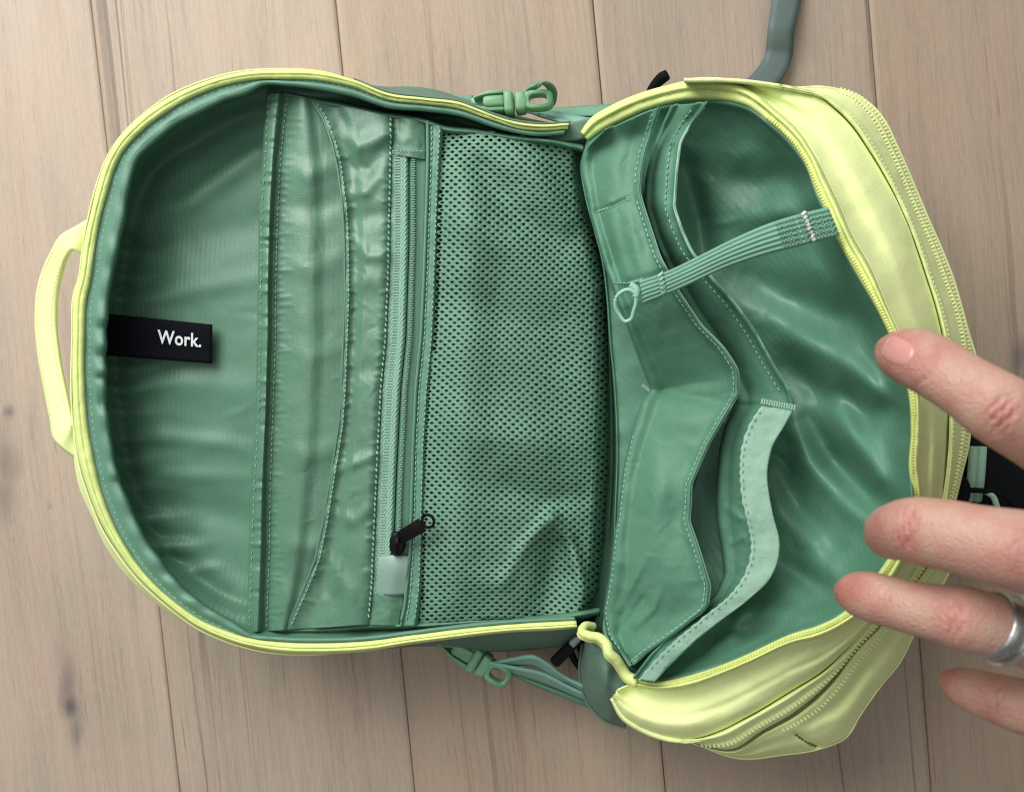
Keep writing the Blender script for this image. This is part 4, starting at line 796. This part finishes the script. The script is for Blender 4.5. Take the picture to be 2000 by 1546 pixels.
# ------------------------------------------------------------------ side straps with buckles
def buckle(pts, z, par, halfw, tilt=0.0):
    """pts: socket back, joint, clip tip in the picture; builds socket rails, prong, collar, clip neck and strap frame"""
    B = empty('side_buckle', U(A([*pts[1], z]))[0], par)
    a_, m_, e_ = [np.array(p, float) for p in pts]; t = (e_-a_)/np.linalg.norm(e_-a_); s = np.array([-t[1], t[0]]); Ls = np.linalg.norm(m_-a_); Lc = np.linalg.norm(e_-m_)
    P = lambda base, prof: [base+t*l+s*w_*halfw for l, w_ in prof]
    for sg in (-1, 1):
        slab('socket_rail', P(a_, [(0, .30*sg), (Ls*.25, .50*sg), (Ls*.5, .62*sg), (Ls, .66*sg), (Ls, 1.0*sg), (Ls*.5, .98*sg), (Ls*.2, .72*sg), (0, .45*sg)]), z-.005, z+.0030, M_buck, B, .0009)
    slab('socket_floor', P(a_, [(-Ls*.1, -.4), (Ls*.2, -.6), (Ls, -.8), (Ls, .8), (Ls*.2, .6), (-Ls*.1, .4)]), z-.0056, z-.0026, M_buck, B, .0008)
    slab('buckle_prong', P(a_, [(Ls*.30, -.40), (Ls*.42, -.52), (Ls*1.02, -.54), (Ls*1.02, .54), (Ls*.42, .52), (Ls*.30, .40)]), z-.002, z+.0042, M_buck, B, .0012)
    slab('buckle_collar', P(m_, [(0, -1.05), (Lc*.20, -1.02), (Lc*.20, 1.02), (0, 1.05)]), z-.0058, z+.0050, M_buck, B, .0016, 4)
    slab('clip_neck', P(m_, [(Lc*.22, -.98), (Lc*.45, -.92), (Lc*.50, 0), (Lc*.45, .92), (Lc*.22, .98)]), z-.005, z+.0044, M_buck, B, .0018, 4)
    k = 20; c_ = m_+t*Lc*.70; out = [c_+t*Lc*.30*math.copysign(abs(math.cos(q))**.6, math.cos(q))+s*halfw*.92*math.copysign(abs(math.sin(q))**.6, math.sin(q)) for q in np.linspace(0, 2*math.pi, k, endpoint=False)]
    inn = [c_+t*Lc*.18*math.copysign(abs(math.cos(q))**.7, math.cos(q))+s*halfw*.50*math.copysign(abs(math.sin(q))**.7, math.sin(q)) for q in np.linspace(0, 2*math.pi, k, endpoint=False)]
    f_ = ringmesh('strap_frame', out, inn, lambda p: z+.0040-.0035*max(0, (p-c_)@t/(Lc*.3)), .006, M_buck, B); f_.modifiers['bevel'].width = .0011; f_.modifiers['bevel'].segments = 3
    for p_ in f_.data.polygons: p_.use_smooth = True
    return B
buckle([(925, 198), (983, 197), (1080, 188)], .060, BP, 20)
strap('side_strap', A([920, 205, .046], [900, 200, .044], [860, 190, .04]), A([922, 186, .046], [900, 186, .044], [850, 176, .04]), M_web, BP, 20)
# webbing looped through the bar
lp = [(1034, 184, .052), (1036, 170, .060), (1050, 162, .064), (1066, 164, .062), (1078, 178, .055), (1076, 200, .048), (1066, 212, .044)]
a = spline(A(*lp), 40); sheet('strap_loop', across([a-[7, -2, 0], a+[9, 3, 0]], [0, 1], 5), M_web, BP, .0014, up=True)
strap('side_strap', A([1030, 212, .046], [1090, 219, .048], [1150, 230, .055]), A([1030, 216, .048], [1085, 234, .052], [1150, 250, .058]), M_aqua, BP, 30)
strap('side_strap', A([1060, 212, .040], [1130, 207, .042], [1215, 202, .05]), A([1062, 228, .044], [1130, 226, .046], [1215, 224, .055]), M_web, BP, 30)
strap('side_strap', A([1050, 220, .052], [1100, 232, .054], [1145, 244, .058]), A([1050, 224, .053], [1100, 238, .056], [1142, 250, .06]), M_aqua, BP, 30)

buckle([(868, 1256), (918, 1288), (996, 1330)], .040, BP, 23)
strap('side_strap', A([850, 1246, .05], [872, 1252, .045], [900, 1258, .042], [940, 1276, .040], [985, 1300, .036]), A([858, 1262, .05], [885, 1262, .045], [915, 1270, .042], [950, 1292, .036], [1004, 1322, .030]), M_buck, BP, 40)
strap('side_strap', A([952, 1298, .042], [1000, 1288, .046], [1042, 1283, .050], [1068, 1296, .048], [1100, 1322, .044], [1150, 1345, .042]), A([960, 1304, .038], [1005, 1300, .040], [1045, 1302, .042], [1080, 1322, .040], [1110, 1336, .038], [1150, 1356, .038]), M_aqua, BP, 60, .0014)
strap('side_strap', A([956, 1296, .046], [1010, 1306, .044], [1060, 1316, .042], [1110, 1342, .040], [1160, 1364, .038]), A([962, 1304, .038], [1010, 1318, .037], [1055, 1332, .036], [1100, 1350, .035], [1160, 1376, .034]), M_aqua, BP, 60, .0014)
strap('side_strap', A([1000, 1316, .034], [1060, 1340, .033], [1110, 1358, .032], [1160, 1378, .030]), A([1002, 1320, .032], [1060, 1346, .030], [1110, 1366, .030], [1160, 1386, .028]), M_web, BP, 50, .0014)
# grey webbing running off to the shoulder strap
e1 = A([1512, -60, .004], [1508, 0, .006], [1500, 55, .010], [1498, 78, .0085], [1494, 105, .006], [1478, 135, .008], [1440, 168, .020], [1400, 190, .03])
e2 = A([1572, -60, .004], [1565, 0, .006], [1552, 58, .010], [1550, 80, .0085], [1548, 110, .006], [1535, 140, .010], [1505, 175, .022], [1470, 200, .03])
strap('shoulder_strap', e1, e2, M_grey, BP, 80, .0016, .0005)
# black cord ends and zip pulls
tube('zip_pull_cord', A([1262, 190, .045], [1276, 170, .048], [1290, 155, .05], [1303, 146, .052]), np.interp(np.linspace(0, 1, 40), [0, .3, .8, 1], [.0012, .0022, .0030, .0026]), M_blk, BP, 10)
tube('zip_pull_cord', A([1154, 1222, .055], [1130, 1245, .052], [1108, 1268, .048], [1084, 1292, .045]), np.interp(np.linspace(0, 1, 40), [0, .35, .7, 1], [.0018, .0022, .0030, .0030]), M_bpl, BP, 10)
tube('zip_pull_cord', A([1098, 1244, .040], [1110, 1262, .040], [1120, 1285, .038], [1140, 1312, .036]), .0018, M_bpl, BP, 8)
slab('cord_clamp', [(1110, 1256), (1132, 1238), (1140, 1246), (1120, 1267)], .050, .057, plastic('grey_plastic', (.16, .18, .17)), BP, .001)
sheet('cord_shadow_sheet', across([spline(A([1135, 1205, .05], [1128, 1230, .045], [1122, 1255, .04]), 10), spline(A([1165, 1205, .052], [1150, 1250, .046], [1140, 1300, .038]), 10)], [0, 1], 6), M_blk, BP, .001)  # black sheet standing in for the shade behind the cords
# black base straps on the far right
strap('base_strap', A([1868, 690, .060], [1886, 696, .060], [1912, 702, .055]), A([1868, 716, .058], [1886, 718, .058], [1908, 720, .053]), M_blk, BP, 14)
slab('strap_keeper', [(1882, 684), (1906, 690), (1908, 697), (1884, 692)], .055, .0625, M_pale, BP, .0006)
pad = [(1872, 836), (1905, 842), (1950, 860), (2010, 880), (2100, 900), (2140, 960), (2110, 1010), (2000, 1010), (1930, 998), (1884, 985), (1868, 930)]
slab('harness_pad', pad, .012, .034, M_blk, BP, .008, 5)
for x in (1896, 1912): tube('elastic_cord', A([x+6, 872, .040], [x+4, 905, .041], [x, 950, .040], [x-4, 975, .036]), .0022, M_pale, BP, 8)
tube('elastic_cord', A([1868, 985, .046], [1880, 962, .047], [1920, 958, .046], [1960, 968, .044], [1990, 1000, .04]), .0013, M_blk, BP, 8)
tube('elastic_cord', A([1872, 935, .048], [1880, 950, .050], [1876, 975, .050], [1862, 990, .048]), .0034, M_blk, BP, 8)
tube('elastic_cord', A([1926, 960, .045], [1940, 970, .046], [1946, 985, .046], [1952, 1010, .044]), .0014, M_pale, BP, 8)

# ------------------------------------------------------------------ the hand
def skin():
    m, t, ns, ln, b = nodes('skin')
    tc = N(t, 'ShaderNodeTexCoord'); at = N(t, 'ShaderNodeAttribute'); at.attribute_name = 'blush'
    n1_ = N(t, 'ShaderNodeTexNoise', Scale=130.0, Detail=4.0); ln.new(tc.outputs['Object'], n1_.inputs['Vector'])
    n2_ = N(t, 'ShaderNodeTexNoise', Scale=900.0, Detail=3.0); ln.new(tc.outputs['Object'], n2_.inputs['Vector'])
    c1 = N(t, 'ShaderNodeMix', data_type='RGBA'); c1.inputs[6].default_value = (.48, .295, .228, 1); c1.inputs[7].default_value = (.42, .155, .130, 1)
    ad = N(t, 'ShaderNodeMath', operation='ADD'); ln.new(at.outputs['Fac'], ad.inputs[0])
    mr = N(t, 'ShaderNodeMapRange'); ln.new(n1_.outputs[0], mr.inputs[0]); mr.inputs[1].default_value = .35; mr.inputs[2].default_value = .7; mr.inputs[3].default_value = -.15; mr.inputs[4].default_value = .5
    ln.new(mr.outputs[0], ad.inputs[1]); ad.use_clamp = True; ln.new(ad.outputs[0], c1.inputs[0]); ln.new(c1.outputs[2], b.inputs['Base Color'])
    b.inputs['Roughness'].default_value = .48; b.inputs['Subsurface Weight'].default_value = .25; b.inputs['Subsurface Radius'].default_value = (.004, .0015, .001); b.inputs['Subsurface Scale'].default_value = 1
    vo = N(t, 'ShaderNodeTexVoronoi', Scale=1500.0); ln.new(tc.outputs['Object'], vo.inputs['Vector'])
    bp_ = N(t, 'ShaderNodeBump', Strength=.5, Distance=.0004); ln.new(vo.outputs['Distance'], bp_.inputs['Height'])
    b2 = N(t, 'ShaderNodeBump', Strength=.5, Distance=.0006); ln.new(n2_.outputs[0], b2.inputs['Height']); ln.new(bp_.outputs[0], b2.inputs['Normal']); ln.new(b2.outputs[0], b.inputs['Normal'])
    return m
M_skin = skin()
def pxr(px_, z): return px_*(H-z)/FPX
FING = [  # picture x, y, height, half width in picture pixels
    [(1733, 683, .186, 30), (1745, 688, .190, 42), (1765, 694, .195, 50), (1795, 706, .201, 54), (1830, 726, .206, 54), (1862, 746, .210, 54), (1900, 770, .214, 57), (1940, 797, .217, 62), (1975, 820, .217, 62), (2030, 858, .215, 60), (2100, 905, .212, 66), (2190, 960, .206, 74)],
    [(1724, 1048, .180, 38), (1733, 1040, .189, 48), (1752, 1036, .198, 55), (1780, 1036, .205, 59), (1830, 1043, .211, 62), (1900, 1058, .217, 65), (1960, 1070, .221, 69), (2010, 1080, .222, 73), (2080, 1096, .218, 72), (2160, 1112, .212, 80), (2220, 1125, .206, 84)],
    [(1648, 1158, .178, 27), (1660, 1160, .182, 37), (1685, 1164, .187, 43), (1730, 1175, .193, 45), (1780, 1188, .199, 47), (1830, 1198, .203, 51), (1875, 1208, .206, 57), (1920, 1219, .206, 55), (1965, 1233, .205, 53), (2030, 1252, .204, 58), (2110, 1270, .202, 68), (2200, 1280, .200, 80)],
    [(1846, 1330, .172, 22), (1860, 1337, .175, 31), (1885, 1346, .178, 37), (1930, 1361, .182, 41), (1970, 1374, .185, 46), (2010, 1384, .187, 48), (2070, 1395, .188, 50), (2140, 1405, .190, 60), (2220, 1412, .192, 72)]]
VV, FF, off = [], [], 0
def addtube(W, R, seg=20, flat=1.0):
    global off
    V, F = tube_vf(W, R, seg, flat); VV.append(V); FF.extend([tuple(i+off for i in f) for f in F]); off += len(V)
FW = []
for f in FING:
    P = spline(A(*f)+[10, 0, 0, 0], 70); W = U(P[:, :3]); R = P[:, 3]*(H-P[:, 2])/FPX*1.07
    # rounded tip
    t = W[0]-W[1]; t /= np.linalg.norm(t); capn = 8; Wc, Rc = [], []
    for k in range(capn, 0, -1): q = k/capn*.985; Wc.append(W[0]+t*R[0]*q*.75); Rc.append(R[0]*math.sqrt(1-q*q))
    W2 = np.vstack([Wc, W]); R2 = np.r_[Rc, R]; addtube(W2, R2, 22, .94); FW.append((W, R))
kn = [w[0][-1] for w in FW]
wrist = U(A([2560, 1230, .19]))[0]
for i, k in enumerate(kn):
    e_ = wrist+np.array([0, .012-(.008*i), 0]); addtube(np.linspace(k-(wrist-k)*.06, e_, 14), np.linspace(FW[i][1][-1]*1.02, .013, 14), 18, .9)
for i in range(3):
    m_ = (kn[i]+kn[i+1])/2-np.array([0, 0, .002]); addtube(np.linspace(m_, wrist, 12), np.linspace(.009, .013, 12), 14, .9)
th = U(spline(A([2470, 1120, .168], [2360, 1010, .150], [2260, 960, .138], [2180, 930, .134], [2130, 915, .133]), 30)); addtube(th, np.interp(np.linspace(0, 1, 30), [0, .3, .6, .9, 1], [.015, .012, .0095, .0085, .004]), 18)
addtube(np.linspace(wrist, wrist+np.array([.17, -.03, .01]), 16), np.linspace(.021, .03, 16), 22, .78)
hp_ = raw('hand_source', np.vstack(VV), FF, None, None)
rm = hp_.modifiers.new('remesh', 'REMESH'); rm.mode = 'VOXEL'; rm.voxel_size = .0007
sm = hp_.modifiers.new('smooth', 'SMOOTH'); sm.factor = .5; sm.iterations = 7
dg = bpy.context.evaluated_depsgraph_get(); me = bpy.data.meshes.new_from_object(hp_.evaluated_get(dg)); bpy.data.objects.remove(hp_); me.name = 'person'
nv_ = len(me.vertices); V = np.zeros(nv_*3); me.vertices.foreach_get('co', V); V = V.reshape(-1, 3)
Nn = np.zeros(nv_*3); me.vertices.foreach_get('normal', Nn); Nn = Nn.reshape(-1, 3)
blush = np.zeros(nv_)
disp = np.zeros(nv_)
view = CAM-V; view /= np.linalg.norm(view, axis=1)[:, None]; dors = np.clip((Nn*view).sum(1), 0, 1)
def crease(px_, py_, z_, dirx, diry, half, lines, depth, wdt, swell=0.0, red=.5, rr=40):
    """wrinkle lines across the back of a finger: picture centre, finger direction"""
    global disp, blush
    t = np.array([dirx, diry], float); t /= np.linalg.norm(t); s = np.array([-t[1], t[0]])
    # picture coordinates of the vertices
    d = V-CAM; X = CT*d[:, 0]-ST*d[:, 2]; Zc = -(ST*d[:, 0]+CT*d[:, 2]); PX = 1000+X/Zc*FPX; PY = 773-d[:, 1]/Zc*FPX
    a_ = (PX-px_)*t[0]+(PY-py_)*t[1]; b_ = (PX-px_)*s[0]+(PY-py_)*s[1]
    near = np.exp(-(a_/rr)**2-(b_/(half*1.3))**2)*(dors > .1)
    blush = np.maximum(blush, red*near); disp += swell*near
    for l, k, am in lines:
        c_ = a_-l-k*(b_/half)**2*8-3*np.sin(b_/9.+l); disp -= depth*am*np.exp(-(c_/wdt)**2)*np.exp(-(b_/half)**4)*(dors > .1)
crease(1815, 720, .2, 1, .58, 46, [(-8, .6, .5), (0, -.5, .9), (7, -.6, .5)], .00045, 3.2, 0, .35, 26)
crease(1955, 806, .2, 1, .58, 40, [(-22, 1.2, .7), (-12, .8, .9), (-3, .4, 1), (6, -.2, .9), (15, -.8, .8), (24, -1.2, .6)], .0008, 3.2, .0007, .4, 40)
crease(1775, 1032, .2, 1, .12, 40, [(-16, .7, .7), (-8, .4, .8), (0, 0, 1), (8, -.4, .8), (15, -.8, .6)], .0008, 3.0, .0004, .6, 38)
crease(1990, 1078, .2, 1, .15, 50, [(-14, .7, .7), (0, 0, 1), (14, -.6, .7)], .0004, 4.5, .0005, .4, 48)
crease(1730, 1176, .2, 1, .25, 34, [(-6, .4, .5), (3, -.3, .7)], .0004, 3, 0, .25, 22)
crease(1868, 1207, .2, 1, .22, 40, [(-14, .8, .7), (-5, .3, .9), (4, -.2, 1), (13, -.7, .7)], .0008, 3.2, .0007, .4, 36)
crease(1945, 1366, .2, 1, .3, 34, [(-10, .6, .7), (0, 0, 1), (10, -.6, .7)], .0006, 3.4, .0006, .5, 30)
crease(1745, 690, .2, 1, .5, 44, [], 0, 1, 0, .75, 44)
crease(1650, 1158, .2, 1, .25, 40, [], 0, 1, 0, .95, 40); crease(1708, 1040, .2, 1, .1, 50, [], 0, 1, 0, .5, 34); crease(1850, 1335, .2, 1, .3, 36, [], 0, 1, 0, .8, 36)
V = V+Nn*disp[:, None]; 
hand_c = U(A([1980, 1080, .2]))[0]; root = np.array([hand_c[0]+.12, hand_c[1], .16])
me.vertices.foreach_set('co', (V-root).ravel()); me.polygons.foreach_set('use_smooth', [True]*len(me.polygons)); me.update()
at = me.attributes.new('blush', 'FLOAT', 'POINT'); at.data.foreach_set('value', blush.astype(np.float32))
PE = link('person', me, M_skin); PE.location = root
PE['label'] = 'bare hand with a silver ring, fingers spread, holding back the front flap of the backpack'; PE['category'] = 'person'
# nail on the first finger, laid on the hand surface
bvh = BVHTree.FromPolygons([Vector(v) for v in V], [p.vertices[:] for p in me.polygons])
def onhand(px_, py_, lift):
    d = U(A([px_, py_, 0]))[0]-CAM; d /= np.linalg.norm(d); h, nn_, i_, ds = bvh.ray_cast(Vector(CAM), Vector(d))
    if h is None: return None
    return np.array(h)+np.array(nn_)*lift
def nailmat():
    m, t, ns, ln, b = nodes('nail'); at = N(t, 'ShaderNodeAttribute'); at.attribute_name = 'tip'
    mx = N(t, 'ShaderNodeMix', data_type='RGBA'); ln.new(at.outputs['Fac'], mx.inputs[0]); mx.inputs[6].default_value = (.53, .25, .23, 1); mx.inputs[7].default_value = (.66, .56, .46, 1); ln.new(mx.outputs[2], b.inputs['Base Color'])
    b.inputs['Roughness'].default_value = .28; b.inputs['Coat Weight'].default_value = .1; return m
M_nail = nailmat()
def nail(cx, cy, dx, dy, half_l, half_w, par=PE):
    t = np.array([dx, dy], float); t /= np.linalg.norm(t); s = np.array([-t[1], t[0]]); nr, na = 10, 36; Vn, Fn, tip = [], [], []
    for r in range(nr+1):
        for k in range(na):
            a_ = 2*math.pi*k/na; q = r/nr; ca_, sa_ = math.cos(a_), math.sin(a_); e_ = 3.2
            rx, ry = np.sign(ca_)*abs(ca_)**(2/e_), np.sign(sa_)*abs(sa_)**(2/e_)
            p = np.array([cx, cy])+t*half_l*q*rx+s*half_w*q*ry
            h = onhand(p[0], p[1], .00035*(1-q**6)-.0002*(q > .97))
            if h is None: h = Vn[-1] if Vn else np.zeros(3)
            Vn.append(h); tip.append(1.0 if rx*q > .80 else 0.0)
    for r in range(nr):
        for k in range(na): j = (k+1) % na; Fn.append((r*na+k, r*na+j, (r+1)*na+j, (r+1)*na+k))
    o = raw('fingernail', np.array(Vn), Fn, M_nail, par); a2 = o.data.attributes.new('tip', 'FLOAT', 'POINT'); a2.data.foreach_set('value', np.array(tip, np.float32)); return o
nail(1754, 686, -1, -.45, 31, 27)
# silver ring
W, R = FW[2]; px_t = 1950
d = W-CAM; PX = 1000+(CT*d[:, 0]-ST*d[:, 2])/(-(ST*d[:, 0]+CT*d[:, 2]))*FPX; i = int(np.argmin(abs(PX-px_t)))
t = W[i+2]-W[i-2]; t /= np.linalg.norm(t); s = np.cross([0, 0, 1], t); s /= np.linalg.norm(s); u = np.cross(t, s); rr = R[i]*1.0
def ringpart(prof, nm, mat, par):
    Vr, Fr = [], []; na = 64; m_ = len(prof)
    for k in range(na):
        a_ = 2*math.pi*k/na; dr = s*math.cos(a_)+u*.95*math.sin(a_)
        for l, h in prof: Vr.append(W[i]+t*(l+.0012*math.cos(a_))+dr*(rr+h-.0001))
    for k in range(na):
        for q in range(m_-1): j = (k+1) % na; Fr.append((k*m_+q, k*m_+q+1, j*m_+q+1, j*m_+q))
    return raw(nm, np.array(Vr), Fr, mat, par)
rg = ringpart([(.0010, 0), (.0011, .0014), (.0017, .0019), (.0024, .0018), (.0029, .0010), (.0029, 0)], 'finger_ring', M_metal, PE); rg['label'] = 'silver ring'
ringpart([(-.0040, 0), (-.0040, .0008), (-.0036, .0011), (.0008, .0011), (.0011, .0008), (.0011, 0)], 'ring_band', M_ox, rg)
